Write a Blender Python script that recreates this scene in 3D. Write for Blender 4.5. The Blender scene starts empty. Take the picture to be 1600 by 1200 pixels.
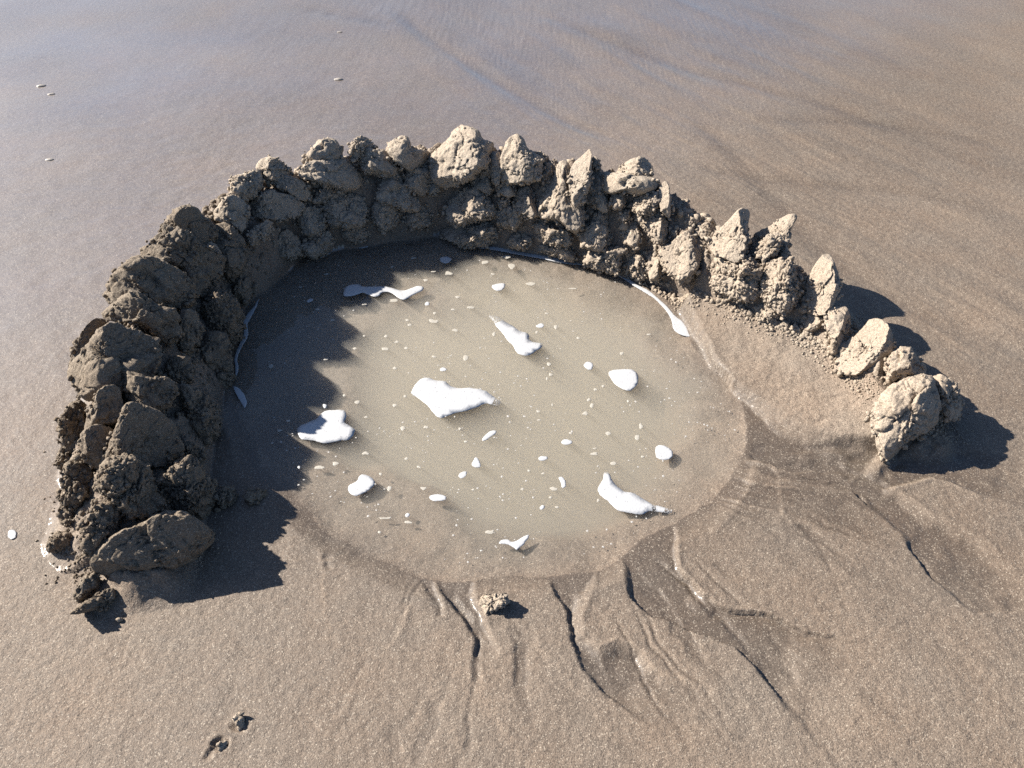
import bpy, bmesh, math, random
import numpy as np
from mathutils import Vector, Matrix, geometry as mgeo

random.seed(7)
rng = np.random.default_rng(11)
S = bpy.context.scene
COL = S.collection

# ------------------------------------------------------------------ camera, sky, sun, exposure
CAM_H, PITCH, FPX = 1.5, math.radians(43.0), 1208.0      # metres, down-tilt, focal length in photo pixels (1600 wide)
cam_d = bpy.data.cameras.new('camera'); cam = bpy.data.objects.new('camera', cam_d); COL.objects.link(cam)
cam.location = (0, 0, CAM_H); cam.rotation_euler = (math.pi / 2 - PITCH, 0, 0)
cam_d.sensor_width = 36.0; cam_d.lens = FPX / 1600 * 36; cam_d.clip_start = 0.05; cam_d.clip_end = 2000
S.camera = cam
SUN_EL, SUN_AZ = math.radians(34.0), math.radians(70.0)  # azimuth measured to the left of straight ahead (+Y)
SUN_DIR = Vector((-math.cos(SUN_EL) * math.sin(SUN_AZ), math.cos(SUN_EL) * math.cos(SUN_AZ), math.sin(SUN_EL)))
W = bpy.data.worlds.new('World'); S.world = W; W.use_nodes = True
wn = W.node_tree.nodes; wl = W.node_tree.links; wn.clear()
sky = wn.new('ShaderNodeTexSky'); sky.sky_type = 'NISHITA'; sky.sun_disc = False
sky.sun_elevation = SUN_EL; sky.sun_rotation = -SUN_AZ; sky.altitude = 0; sky.air_density = 0.8; sky.dust_density = 0.7; sky.ozone_density = 4.0
bg = wn.new('ShaderNodeBackground'); bg.inputs['Strength'].default_value = 0.056
wo = wn.new('ShaderNodeOutputWorld'); wl.new(sky.outputs[0], bg.inputs[0]); wl.new(bg.outputs[0], wo.inputs[0])
sun_d = bpy.data.lights.new('sun', 'SUN'); sun_d.energy = 5.0; sun_d.angle = math.radians(0.5); sun_d.color = (1.0, 0.935, 0.845)
sun = bpy.data.objects.new('sun', sun_d); COL.objects.link(sun)
sun.rotation_euler = SUN_DIR.to_track_quat('Z', 'Y').to_euler()
S.view_settings.view_transform = 'Standard'; S.view_settings.look = 'None'
S.view_settings.exposure = 1.43; S.view_settings.gamma = 1.0; S.view_settings.use_curve_mapping = False
S.render.engine = 'CYCLES'
S.cycles.max_bounces = 14; S.cycles.diffuse_bounces = 1; S.cycles.glossy_bounces = 3
S.cycles.volume_bounces = 10; S.cycles.transparent_max_bounces = 12
S.cycles.use_denoising = False
S.cycles.caustics_reflective = False; S.cycles.caustics_refractive = False

# ------------------------------------------------------------------ pixel -> place
CP, SP = math.cos(PITCH), math.sin(PITCH)
CAMP = np.array([0, 0, CAM_H])
def ray(u, v):
    dv = v - 600.0
    return np.array([u - 800.0, FPX * CP - dv * SP, -(FPX * SP + dv * CP)])
def gp(u, v, z=0.0):
    d = ray(u, v); s = (CAM_H - z) / -d[2]
    return np.array([d[0] * s, d[1] * s])
def gps(pts, z=0.0): return np.array([gp(u, v, z) for u, v in pts])
FR = {'A': (60, 300, 3), 'B': (60, 600, 3), 'C': (320, 160, 4), 'D': (660, 160, 4), 'E': (960, 280, 4), 'F': (1200, 430, 4),
      'Z3': (360, 360, 4), 'Z4': (720, 360, 4), 'Z5': (360, 600, 4), 'Z6': (720, 600, 4), 'P': (0, 0, 1)}
def fr(k, pts):
    ox, oy, s = FR[k]
    return [(ox + x / s, oy + y / s) for x, y in pts]

# ------------------------------------------------------------------ noise
def _h(ix, iy, iz, seed):
    h = (ix.astype(np.int64) * 374761393 + iy.astype(np.int64) * 668265263 + iz.astype(np.int64) * 2147483647 + seed * 1274126177) & 0xffffffff
    h = ((h ^ (h >> 13)) * 1274126177) & 0xffffffff
    h = ((h ^ (h >> 16)) * 2246822519) & 0xffffffff
    return ((h ^ (h >> 15)) & 0xffffff) / 8388607.5 - 1.0
def vn3(p, seed=0):
    i = np.floor(p).astype(np.int64); f = p - i; w = f * f * f * (f * (f * 6 - 15) + 10)
    r = 0
    for dx in (0, 1):
        wx = w[:, 0] if dx else 1 - w[:, 0]
        for dy in (0, 1):
            wy = w[:, 1] if dy else 1 - w[:, 1]
            for dz in (0, 1):
                wz = w[:, 2] if dz else 1 - w[:, 2]
                r = r + wx * wy * wz * _h(i[:, 0] + dx, i[:, 1] + dy, i[:, 2] + dz, seed)
    return r
def vn2(x, y, seed=0):
    ix = np.floor(x).astype(np.int64); iy = np.floor(y).astype(np.int64); fx = x - ix; fy = y - iy
    wx = fx * fx * fx * (fx * (fx * 6 - 15) + 10); wy = fy * fy * fy * (fy * (fy * 6 - 15) + 10)
    o = np.zeros_like(ix)
    a = _h(ix, iy, o, seed); b = _h(ix + 1, iy, o, seed); c = _h(ix, iy + 1, o, seed); d = _h(ix + 1, iy + 1, o, seed)
    return (a * (1 - wx) + b * wx) * (1 - wy) + (c * (1 - wx) + d * wx) * wy
def fbm2(x, y, sc, octv=3, seed=0, gain=0.5):
    r = 0; a = 1; n = 0
    for k in range(octv):
        r = r + a * vn2(x / sc + 17.3 * k, y / sc - 9.1 * k, seed + k); n += a; a *= gain; sc *= 0.48
    return r / n
def fbm3(p, sc, octv=3, seed=0, gain=0.5):
    r = 0; a = 1; n = 0
    for k in range(octv):
        r = r + a * vn3(p / sc + 13.7 * k, seed + k); n += a; a *= gain; sc *= 0.48
    return r / n
def worley2(x, y, sc, seed=0):
    x = x / sc; y = y / sc; ix = np.floor(x).astype(np.int64); iy = np.floor(y).astype(np.int64); best = np.full(x.shape, 9.0)
    for dx in (-1, 0, 1):
        for dy in (-1, 0, 1):
            cx = ix + dx; cy = iy + dy; o = np.zeros_like(cx)
            px = cx + 0.5 + 0.45 * _h(cx, cy, o, seed); py = cy + 0.5 + 0.45 * _h(cx, cy, o + 1, seed)
            best = np.minimum(best, (px - x) ** 2 + (py - y) ** 2)
    return np.sqrt(best)
def worley3(p, sc, seed=0):
    p = p / sc; i = np.floor(p).astype(np.int64); best = np.full(len(p), 9.0)
    for dx in (-1, 0, 1):
        for dy in (-1, 0, 1):
            for dz in (-1, 0, 1):
                c = i + np.array([dx, dy, dz]); d = 0
                for k in range(3):
                    d = d + (c[:, k] + 0.5 + 0.45 * _h(c[:, 0], c[:, 1], c[:, 2], seed + 31 * k) - p[:, k]) ** 2
                best = np.minimum(best, d)
    return np.sqrt(best)
def sstep(a, b, x):
    t = np.clip((x - a) / (b - a), 0, 1); return t * t * (3 - 2 * t)
def poly_sd(X, Y, P):
    """signed distance to a closed polygon, positive inside"""
    d2 = np.full(X.shape, 1e9); ins = np.zeros(X.shape, bool); n = len(P)
    for i in range(n):
        ax, ay = P[i]; bx, by = P[(i + 1) % n]; ex, ey = bx - ax, by - ay; L = ex * ex + ey * ey + 1e-12
        t = np.clip(((X - ax) * ex + (Y - ay) * ey) / L, 0, 1)
        d2 = np.minimum(d2, (X - ax - t * ex) ** 2 + (Y - ay - t * ey) ** 2)
        if abs(ey) > 1e-9:
            c = ((ay > Y) != (by > Y)) & (X < ex * (Y - ay) / ey + ax); ins ^= c
    d = np.sqrt(d2); return np.where(ins, d, -d)
def line_d(X, Y, P):
    """distance to an open polyline and the share of its length at the nearest point"""
    d2 = np.full(X.shape, 1e9); T = np.zeros(X.shape); seg = np.hypot(*np.diff(P, axis=0).T); cum = np.r_[0, np.cumsum(seg)]
    for i in range(len(P) - 1):
        ax, ay = P[i]; ex, ey = P[i + 1] - P[i]; L = ex * ex + ey * ey + 1e-12
        t = np.clip(((X - ax) * ex + (Y - ay) * ey) / L, 0, 1)
        q = (X - ax - t * ex) ** 2 + (Y - ay - t * ey) ** 2; m = q < d2
        d2 = np.where(m, q, d2); T = np.where(m, (cum[i] + t * seg[i]) / cum[-1], T)
    return np.sqrt(d2), T
def chaikin(P, n=1, closed=True):
    P = np.asarray(P, float)
    for _ in range(n):
        if closed:
            Q = np.roll(P, -1, 0); P = np.stack([P * .75 + Q * .25, P * .25 + Q * .75], 1).reshape(-1, P.shape[1])
        else:
            Q = P[1:]; R_ = P[:-1]; M = np.stack([R_ * .75 + Q * .25, R_ * .25 + Q * .75], 1).reshape(-1, P.shape[1]); P = np.vstack([P[:1], M, P[-1:]])
    return P

# ------------------------------------------------------------------ the wall's run: inner foot in photo pixels, height and width in metres
WALL = [(322, 885, .06, .28), (326, 850, .10, .34), (322, 780, .14, .37), (335, 700, .19, .39), (352, 600, .22, .40), (368, 520, .24, .40), (390, 468, .27, .40), (472, 402, .28, .40),
        (600, 375, .30, .40), (690, 365, .32, .40), (800, 385, .32, .40), (900, 405, .31, .38), (990, 430, .28, .36), (1060, 465, .24, .34),
        (1160, 510, .22, .32), (1250, 540, .18, .28), (1310, 580, .13, .22), (1370, 640, .09, .20), (1392, 690, .08, .18)]
WP = np.array([gp(u, v) for u, v, _, _ in WALL]); WH = np.array([w[2] for w in WALL]); WW = np.array([w[3] for w in WALL])
def wall_h(X, Y):
    X = np.asarray(X, float); Y = np.asarray(Y, float)
    best = np.full(X.shape, 1e9); D = np.zeros(X.shape); H = np.zeros(X.shape); Wd = np.full(X.shape, .3); cap = np.zeros(X.shape); n = len(WP)
    for i in range(n - 1):
        a = WP[i]; e = WP[i + 1] - a; L = math.hypot(*e); ux, uy = e / L
        al = (X - a[0]) * ux + (Y - a[1]) * uy; la = -(X - a[0]) * uy + (Y - a[1]) * ux
        t = np.clip(al, 0, L); q = np.hypot(al - t, la); m = q < best
        best = np.where(m, q, best); ex = np.zeros(X.shape); dd = np.sign(la) * q
        if i == 0: ex = np.where(al < 0, -al, ex); dd = np.where(al < 0, la, dd)
        if i == n - 2: ex = np.where(al > L, al - L, ex); dd = np.where(al > L, la, dd)
        D = np.where(m, dd, D); cap = np.where(m, ex, cap)
        H = np.where(m, WH[i] + (WH[i + 1] - WH[i]) * t / L, H); Wd = np.where(m, WW[i] + (WW[i + 1] - WW[i]) * t / L, Wd)
    q = np.clip(D / Wd, 0, 1)
    pr = np.where(q < .45, np.sin(np.pi / 2 * q / .45), .5 * (1 + np.cos(np.pi * (q - .45) / .55)))
    return H * pr * (1 - sstep(0, .10, cap))

# ------------------------------------------------------------------ materials
def nt(name):
    m = bpy.data.materials.new(name); m.use_nodes = True; t = m.node_tree; t.nodes.clear(); return m, t
def node(t, kind, **kw):
    n = t.nodes.new(kind)
    for k, v in kw.items():
        if k in n.inputs: n.inputs[k].default_value = v
        else: setattr(n, k, v)
    return n
def mixc(t, f, a, b, mode='MIX'):
    n = t.nodes.new('ShaderNodeMix'); n.data_type = 'RGBA'; n.blend_type = mode
    for sock, val in ((n.inputs[0], f), (n.inputs[6], a), (n.inputs[7], b)):
        if isinstance(val, (int, float)): sock.default_value = val
        elif isinstance(val, tuple): sock.default_value = (*val, 1)
        else: t.links.new(val, sock)
    return n.outputs[2]
def mrange(t, v, a, b, c, d):
    n = t.nodes.new('ShaderNodeMapRange'); t.links.new(v, n.inputs[0])
    for i, x in enumerate((a, b, c, d)): n.inputs[i + 1].default_value = x
    return n.outputs[0]
def math2(t, op, a, b):
    n = t.nodes.new('ShaderNodeMath'); n.operation = op
    for i, val in enumerate((a, b)):
        if isinstance(val, (int, float)): n.inputs[i].default_value = val
        else: t.links.new(val, n.inputs[i])
    return n.outputs[0]
def sand_material(name, dry, wetc, use_wet, const_wet=0.0, rough=(.9, .6), bump=1.0, film=False):
    m, t = nt(name); L = t.links
    tc = node(t, 'ShaderNodeTexCoord'); P = tc.outputs['Object']
    def noise(sc, det=2.0, rgh=.55):
        n = node(t, 'ShaderNodeTexNoise'); n.inputs['Scale'].default_value = sc; n.inputs['Detail'].default_value = det; n.inputs['Roughness'].default_value = rgh
        L.new(P, n.inputs['Vector']); return n.outputs[0]
    grain = noise(420, 2.0, .7); mid = noise(55, 3.0); big = noise(5, 3.0)
    vor = node(t, 'ShaderNodeTexVoronoi'); vor.inputs['Scale'].default_value = 520; L.new(P, vor.inputs['Vector'])
    sep = node(t, 'ShaderNodeSeparateColor'); L.new(vor.outputs['Color'], sep.inputs[0])
    if use_wet:
        at = node(t, 'ShaderNodeAttribute'); at.attribute_name = 'wet'; wet = math2(t, 'ADD', at.outputs['Fac'], mrange(t, mid, .3, .7, -.10, .10))
        n_ = t.nodes.new('ShaderNodeClamp'); L.new(wet, n_.inputs[0]); wet = n_.outputs[0]
    else:
        wet = mrange(t, big, .35, .7, const_wet, const_wet + .22)
    c = mixc(t, wet, dry, wetc)
    c = mixc(t, mrange(t, big, .3, .7, 0, .5), c, mixc(t, 1.0, c, (1.12, .98, .86), 'MULTIPLY'))
    g = mrange(t, grain, .34, .66, .60, 1.42)
    c = mixc(t, 1.0, c, g, 'MULTIPLY')
    pale = mrange(t, sep.outputs[0], .90, .97, 0, .55); dark = mrange(t, sep.outputs[1], .86, .95, 0, .55)
    c = mixc(t, pale, c, (.44, .38, .30)); c = mixc(t, dark, c, (.03, .025, .021))
    b = node(t, 'ShaderNodeBsdfPrincipled'); L.new(c, b.inputs['Base Color'])
    r = mrange(t, wet, 0, 1, rough[0], rough[1]); r = math2(t, 'ADD', r, mrange(t, grain, .3, .7, -.08, .08)); L.new(r, b.inputs['Roughness'])
    b.inputs['IOR'].default_value = 1.45; L.new(mrange(t, wet, 0, 1, .25, .55), b.inputs['Specular IOR Level'])
    hsum = math2(t, 'ADD', math2(t, 'MULTIPLY', grain, .0022), math2(t, 'MULTIPLY', mid, .006))
    bp = node(t, 'ShaderNodeBump'); bp.inputs['Distance'].default_value = 1.0; L.new(hsum, bp.inputs['Height'])
    st_ = mrange(t, wet, 0, 1, .95 * bump, .42 * bump)
    if film:
        f0 = node(t, 'ShaderNodeAttribute'); f0.attribute_name = 'film'; st_ = math2(t, 'MULTIPLY', st_, mrange(t, f0.outputs['Fac'], 0, 1, 1, .3))
    L.new(st_, bp.inputs['Strength'])
    L.new(bp.outputs[0], b.inputs['Normal'])
    if film:      # standing film of water on the wettest sand
        fa = node(t, 'ShaderNodeAttribute'); fa.attribute_name = 'film'
        L.new(fa.outputs['Fac'], b.inputs['Coat Weight']); b.inputs['Coat IOR'].default_value = 1.95; b.inputs['Coat Roughness'].default_value = .12
        bp2 = node(t, 'ShaderNodeBump'); bp2.inputs['Distance'].default_value = 1.0; bp2.inputs['Strength'].default_value = .10; L.new(hsum, bp2.inputs['Height']); L.new(bp2.outputs[0], b.inputs['Coat Normal'])
    o = node(t, 'ShaderNodeOutputMaterial'); L.new(b.outputs[0], o.inputs[0]); return m
M_BEACH = sand_material('beach_sand', (.222, .180, .141), (.082, .064, .048), True, rough=(.85, .56), film=True)
M_DAMP_SHADE = sand_material('damp_shaded_sand', (.165, .136, .103), (.100, .082, .062), False, .0, bump=1.0)  # damper sand of the shaded run, some of its shade put into the colour
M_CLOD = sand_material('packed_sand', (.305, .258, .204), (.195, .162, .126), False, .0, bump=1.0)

m, t = nt('pool_water'); M_WATER = m; L = t.links
lw = node(t, 'ShaderNodeLayerWeight', Blend=.5); pw = math2(t, 'POWER', lw.outputs['Facing'], 5.0); fr5 = math2(t, 'ADD', math2(t, 'MULTIPLY', pw, .98), .02); tr = node(t, 'ShaderNodeBsdfTransparent'); gl = node(t, 'ShaderNodeBsdfGlossy', Roughness=.02)
mx = node(t, 'ShaderNodeMixShader'); L.new(fr5, mx.inputs[0]); L.new(tr.outputs[0], mx.inputs[1]); L.new(gl.outputs[0], mx.inputs[2])
vol = node(t, 'ShaderNodeVolumePrincipled'); vol.inputs['Color'].default_value = (.715, .68, .605, 1); vol.inputs['Density'].default_value = 13.5; vol.inputs['Anisotropy'].default_value = .2
o = node(t, 'ShaderNodeOutputMaterial'); L.new(mx.outputs[0], o.inputs[0]); L.new(vol.outputs[0], o.inputs[1])

def foam_material(name, col, holes, solid=1.0):
    m, t = nt(name); L = t.links; tc = node(t, 'ShaderNodeTexCoord')
    v = node(t, 'ShaderNodeTexVoronoi'); v.inputs['Scale'].default_value = 190; L.new(tc.outputs['Object'], v.inputs['Vector'])
    sp_ = node(t, 'ShaderNodeSeparateColor'); L.new(v.outputs['Color'], sp_.inputs[0])
    dot = math2(t, 'MULTIPLY', mrange(t, v.outputs['Distance'], .28, .18, 0, 1), mrange(t, sp_.outputs[0], 1 - holes, 1 - holes + .02, 0, 1))
    n = node(t, 'ShaderNodeTexNoise'); n.inputs['Scale'].default_value = 60; L.new(tc.outputs['Object'], n.inputs['Vector'])
    c = mixc(t, dot, mixc(t, n.outputs[0], col, tuple(x * .93 for x in col)), tuple(x * .45 for x in col))
    b = node(t, 'ShaderNodeBsdfPrincipled', Roughness=.5); L.new(c, b.inputs['Base Color'])
    ins = node(t, 'ShaderNodeAttribute'); ins.attribute_name = 'inset'; n3 = node(t, 'ShaderNodeTexNoise'); n3.inputs['Scale'].default_value = 320; n3.inputs['Detail'].default_value = 2; L.new(tc.outputs['Object'], n3.inputs['Vector'])
    al_ = mrange(t, math2(t, 'SUBTRACT', ins.outputs['Fac'], mrange(t, n3.outputs[0], .35, .65, 0, .4)), -.25, .1, 0, solid)
    L.new(math2(t, 'MULTIPLY', al_, mrange(t, dot, 0, 1, 1, .55)), b.inputs['Alpha'])
    bp = node(t, 'ShaderNodeBump'); bp.inputs['Distance'].default_value = .001; bp.inputs['Strength'].default_value = .3; L.new(v.outputs['Distance'], bp.inputs['Height']); L.new(bp.outputs[0], b.inputs['Normal'])
    o = node(t, 'ShaderNodeOutputMaterial'); L.new(b.outputs[0], o.inputs[0]); return m
M_FOAM = foam_material('foam', (.42, .425, .43), .10)
M_FLECK = foam_material('foam_fleck', (.38, .355, .305), .25, .92)
m, t = nt('foam_speck'); M_SPECK = m; b = node(t, 'ShaderNodeBsdfPrincipled', Roughness=.5); n = node(t, 'ShaderNodeTexNoise'); n.inputs['Scale'].default_value = 200
t.links.new(mixc(t, n.outputs[0], (.45, .44, .42), (.30, .28, .25)), b.inputs['Base Color']); o = node(t, 'ShaderNodeOutputMaterial'); t.links.new(b.outputs[0], o.inputs[0])
m, t = nt('shell'); M_SHELL = m; b = node(t, 'ShaderNodeBsdfPrincipled', Roughness=.45); n = node(t, 'ShaderNodeTexNoise'); n.inputs['Scale'].default_value = 120
t.links.new(mixc(t, n.outputs[0], (.34, .31, .27), (.22, .195, .17)), b.inputs['Base Color']); o = node(t, 'ShaderNodeOutputMaterial'); t.links.new(b.outputs[0], o.inputs[0])

# ------------------------------------------------------------------ mesh helpers
def mesh_np(name, V, F, mat, smooth=True):
    me = bpy.data.meshes.new(name); V = np.asarray(V, np.float32); F = np.asarray(F, np.int32); k = F.shape[1]
    me.vertices.add(len(V)); me.vertices.foreach_set('co', V.ravel()); me.loops.add(F.size); me.loops.foreach_set('vertex_index', F.ravel())
    me.polygons.add(len(F)); me.polygons.foreach_set('loop_start', np.arange(0, F.size, k, dtype=np.int32)); me.update(calc_edges=True)
    me.polygons.foreach_set('use_smooth', np.full(len(F), smooth)); me.materials.append(mat); me.validate(); return me
def link(name, me, parent=None, loc=(0, 0, 0)):
    o = bpy.data.objects.new(name, me); COL.objects.link(o); o.location = loc; o.parent = parent; return o
def tag(o, label=None, cat=None, group=None, kind=None):
    for k, v in (('label', label), ('category', cat), ('group', group), ('kind', kind)):
        if v: o[k] = v
    return o
_ico = {}
def ico(n):
    if n not in _ico:
        bm = bmesh.new(); bmesh.ops.create_icosphere(bm, subdivisions=n, radius=1)
        V = np.array([v.co[:] for v in bm.verts]); F = np.array([[v.index for v in f.verts] for f in bm.faces]); bm.free(); _ico[n] = (V, F)
    return _ico[n]

# ------------------------------------------------------------------ the beach: basin, channels, wall core
ZW = -0.014
SHORE = [(392, 464), (372, 520), (350, 580), (362, 640), (388, 690), (430, 745), (480, 800), (530, 845), (600, 880), (680, 902), (760, 910), (850, 905), (930, 890), (985, 862), (1040, 828),
         (1100, 790), (1150, 745), (1172, 700), (1168, 650), (1140, 612), (1104, 560), (1080, 528), (1062, 490), (1020, 455), (960, 425), (900, 407), (830, 393), (760, 380), (700, 370),
         (640, 372), (560, 384), (500, 400), (440, 430)]
SHP = chaikin(gps(SHORE, ZW), 1)
def edge(l, r): return np.array(list(gps(l)) + list(gps(r))[::-1])
CHAN = [  # left bank, right bank, depth at the lip, origin, reach in metres, softness of each bank
    ([(975, 815), (975, 905), (988, 932), (1015, 960), (1080, 985), (1150, 1010), (1190, 1050), (1232, 1110), (1300, 1190)],
     [(1050, 780), (1058, 876), (1068, 895), (1092, 922), (1140, 953), (1200, 959), (1260, 985), (1345, 1003), (1480, 1080)], .022, (1015, 900), .52, .006, .006),
    ([(840, 860), (868, 928), (888, 958), (894, 1000), (906, 1040), (940, 1082), (985, 1115), (1040, 1150)],
     [(935, 860), (925, 922), (905, 965), (910, 992), (936, 1012), (972, 1003), (1003, 1013), (1020, 1040), (1050, 1060), (1120, 1082), (1180, 1110)], .015, (890, 910), .44, .006, .030),
    ([(660, 860), (694, 930), (726, 968), (740, 1005), (744, 1040), (748, 1080)], [(735, 865), (742, 932), (760, 978), (776, 1010), (790, 1040), (800, 1075)], .016, (705, 900), .26, .006, .012),
    ([(1130, 680), (1182, 718), (1262, 746), (1332, 766), (1372, 802), (1416, 846), (1456, 905), (1520, 960)],
     [(1080, 560), (1135, 604), (1185, 634), (1240, 674), (1300, 697), (1380, 706), (1370, 740), (1410, 768), (1452, 800), (1535, 838), (1600, 905), (1640, 950)], .022, (1160, 640), .95, .007, .05),
    ([(1340, 746), (1400, 714), (1500, 700), (1600, 715)], [(1392, 762), (1460, 745), (1530, 770), (1620, 800)], .009, (1350, 745), .5, .02, .012),
    ([(650, 880), (672, 935), (680, 962)], [(668, 880), (690, 935), (692, 962)], .008, (660, 905), .2, .005, .01),
]
PLAT = gps([(1088, 528), (1104, 556), (1135, 604), (1185, 634), (1240, 674), (1300, 697), (1392, 704), (1440, 690), (1400, 600), (1320, 540), (1200, 480), (1090, 450), (1060, 480)])
RIDGES = [([(1208, 724), (1220, 760), (1224, 795), (1212, 815)], .003, .005), ([(1182, 720), (1172, 760), (1140, 812), (1100, 848)], .003, .006), ([(785, 985), (860, 1020), (882, 1052), (915, 1088), (940, 1094)], .003, .005),
          ([(905, 985), (930, 1010), (975, 1002), (1004, 1014), (1024, 1046), (1070, 1066), (1115, 1080)], .003, .005), ([(500, 860), (508, 880), (505, 940), (515, 985)], .003, .004),
          ([(640, 950), (630, 985), (600, 1020)], .004, .006), ([(675, 1070), (700, 1120), (720, 1180)], .002, .006), ([(735, 1060), (775, 1120), (830, 1200)], .002, .007),
          ([(1020, 640), (1060, 618), (1120, 620), (1180, 650)], .004, .012), ([(1045, 680), (1080, 655), (1140, 650)], .003, .010), ([(1330, 750), (1392, 702)], .004, .006), ([(1392, 762), (1450, 745), (1520, 770)], .003, .006)]
GROOVES = [([(1090, 185), (1150, 245), (1210, 310), (1290, 400), (1400, 470), (1600, 560)], .008, .05), ([(860, 30), (1040, 100), (1150, 130), (1350, 180), (1600, 290)], .006, .045), ([(620, 20), (680, 70), (780, 130), (900, 200), (1010, 225)], .008, .04),
           ([(1080, 260), (1250, 290), (1440, 300), (1600, 350)], .005, .04), ([(460, 10), (560, 30), (620, 40)], .006, .03), ([(1180, 190), (1350, 190), (1460, 210), (1600, 235)], .004, .04),
           ([(1220, 790), (1290, 860), (1330, 980)], .0015, .006), ([(1345, 1080), (1420, 1130)], .002, .01)]
PITS = [((345, 1166), .013, .007), ((376, 1132), .012, .004), ((331, 1180), .008, .004), ((512, 872), .008, .003), ((515, 883), .008, .0025), ((1050, 130), .0, .03)]
def terrain(X, Y):
    R2 = np.hypot(X, Y - 1.6)
    near = 1 - sstep(2.2, 6.0, R2)
    l = .57 * X - .82 * Y; mm = .82 * X + .57 * Y
    wx = .10 * fbm2(X, Y, .7, 2, 50)
    z = .012 * fbm2(X, Y, 1.6, 3, 1) * (.3 + .7 * sstep(1.2, 3.5, R2)) + .05 * fbm2(X, Y, 14, 2, 90) * sstep(5, 30, R2)
    sm = sstep(1.55, 2.25, mm) * sstep(1.2, 1.9, Y)
    st = fbm2(l * .11, mm + .6 * wx, .075, 4, 5, .62) * .7 + .5 * fbm2(l * .2, mm + wx, .22, 2, 6)
    z = z + sm * .0075 * st * near
    st2 = fbm2((.55 * X - .83 * Y) * .25, .83 * X + .55 * Y + .5 * wx, .06, 3, 8, .6)
    fan = sstep(1.5, .9, Y) * sstep(-.5, .2, X)
    z = z + fan * .0022 * st2 + .0014 * fbm2(X, Y, .05, 3, 20) * near
    wet = .62 + .17 * fbm2(X, Y, .5, 3, 30) + .12 * sstep(2.0, 4.2, Y - .8 * X) + .13 * sm * st - .10 * sstep(1.4, .8, Y)
    # wetter ground at the wall's outer foot
    for P, D, w in GROOVES:
        d, tt = line_d(X, Y, chaikin(gps(P), 2, False)); f = np.exp(-(d / w) ** 2) * np.minimum(1, 6 * (1 - tt) + .1) * np.minimum(1, 8 * tt + .2)
        z = z - .7 * D * f; wet = wet + .16 * f
    sd = poly_sd(X + .026 * fbm2(X, Y, .16, 4, 41), Y + .026 * fbm2(X, Y, .16, 4, 42), SHP)
    cd = gp(815, 590, ZW); qd = np.hypot((X - cd[0]) / .42, (Y - cd[1]) / .48) + .22 * fbm2(X, Y, .2, 2, 63)
    rim = np.minimum(z, ZW + .0012 + .26 * np.maximum(-sd - .004, 0))
    z = np.where(sd < 0, np.where(sd > -.2, rim, z), ZW - .024 * (1 - np.exp(-np.maximum(sd, 0) / .09)) - .17 * sstep(1.22, .45, qd) * sstep(0, .12, sd) + .005 * fbm2(X, Y, .09, 3, 61) * sstep(0, .05, sd))
    wet = np.where(sd > 0, .66 + .55 * fbm2(X, Y, .12, 4, 62, .65), wet + .45 * np.exp(np.minimum(sd, 0) / .05))
    jx = .008 * fbm2(X, Y, .055, 4, 71, .6); jy = .008 * fbm2(X, Y, .055, 4, 72, .6)
    for lb, rb, D, o0, reach, wl_, wr_ in CHAN:
        LB, RB, o0 = gps(lb), gps(rb), gp(*o0); P = np.vstack([LB, RB[::-1]])
        b0 = P.min(0) - .1; b1 = P.max(0) + .1; k = (X > b0[0]) & (X < b1[0]) & (Y > b0[1]) & (Y < b1[1])
        x, y = X[k] + jx[k], Y[k] + jy[k]; s = poly_sd(x, y, P); fade = 1 - sstep(.40 * reach, reach, np.hypot(x - o0[0], y - o0[1]))
        dl = np.where(s > 0, 1, -1) * line_d(x, y, LB)[0]; dr = np.where(s > 0, 1, -1) * line_d(x, y, RB)[0]
        wl_ = wl_ + .022 * sstep(-.05, .45, fbm2(x, y, .09, 2, 83)); f = sstep(-.003, wl_, dl) * sstep(-.003, wr_, dr) * (s > -.02) * fade; D = D * (.72 + .5 * fbm2(x, y, .07, 2, 79)); rip = .0022 * fbm2((.55 * x - .83 * y) * .22, .83 * x + .55 * y, .022, 3, 77)
        zz = z[k]; cut = np.maximum(zz - D * f + rip * f, np.where(sd[k] < 0, ZW + .0015, -9)); zz = np.where(sd[k] < 0, np.minimum(zz, cut), zz)
        zz = zz + .0016 * np.exp(-((dr + .006) / .006) ** 2) * (s < .01) * fade * (sd[k] < 0)      # small levee along the bank
        z[k] = zz; wet[k] = wet[k] + .48 * f * (sd[k] < 0)
    wfd = line_d(X, Y, WP[11:])[0]
    s = poly_sd(X + jx, Y + jy, PLAT); f = sstep(-.006, .026, s); zp = .020 + .012 * sstep(0, .3, s) + .045 * np.exp(-np.maximum(wfd, 0) / .06) + .008 * fbm2(X, Y, .11, 4, 81, .55)
    z = z + f * np.where(sd < 0, np.maximum(zp - np.maximum(z, -.02), 0) * .9, 0); wet = wet - .55 * f * (sd < .005) * sstep(0, .05, s)
    pc = gp(800, 640); ang = np.arctan2(Y - pc[1], X - pc[0]); rr = np.hypot(X - pc[0], Y - pc[1])
    sec = sstep(-2.15, -1.7, ang) * (1 - sstep(-.15, .25, ang)) * (sd < 0); out = np.maximum(-sd, 0)
    rid = 1 - np.abs(fbm2(ang * .55 + .022 * fbm2(X, Y, .10, 3, 101), rr * .022, .05, 3, 102, .6)) * 2.6
    rid = sstep(.55, .98, rid); mk = sec * sstep(0, .03, out) * (1 - sstep(.18, .55, out)) * (.12 + .88 * sstep(-.05, .45, fbm2(X, Y, .20, 2, 104)))
    z = z - .0042 * rid * mk; wet = wet + .42 * rid * mk
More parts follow.
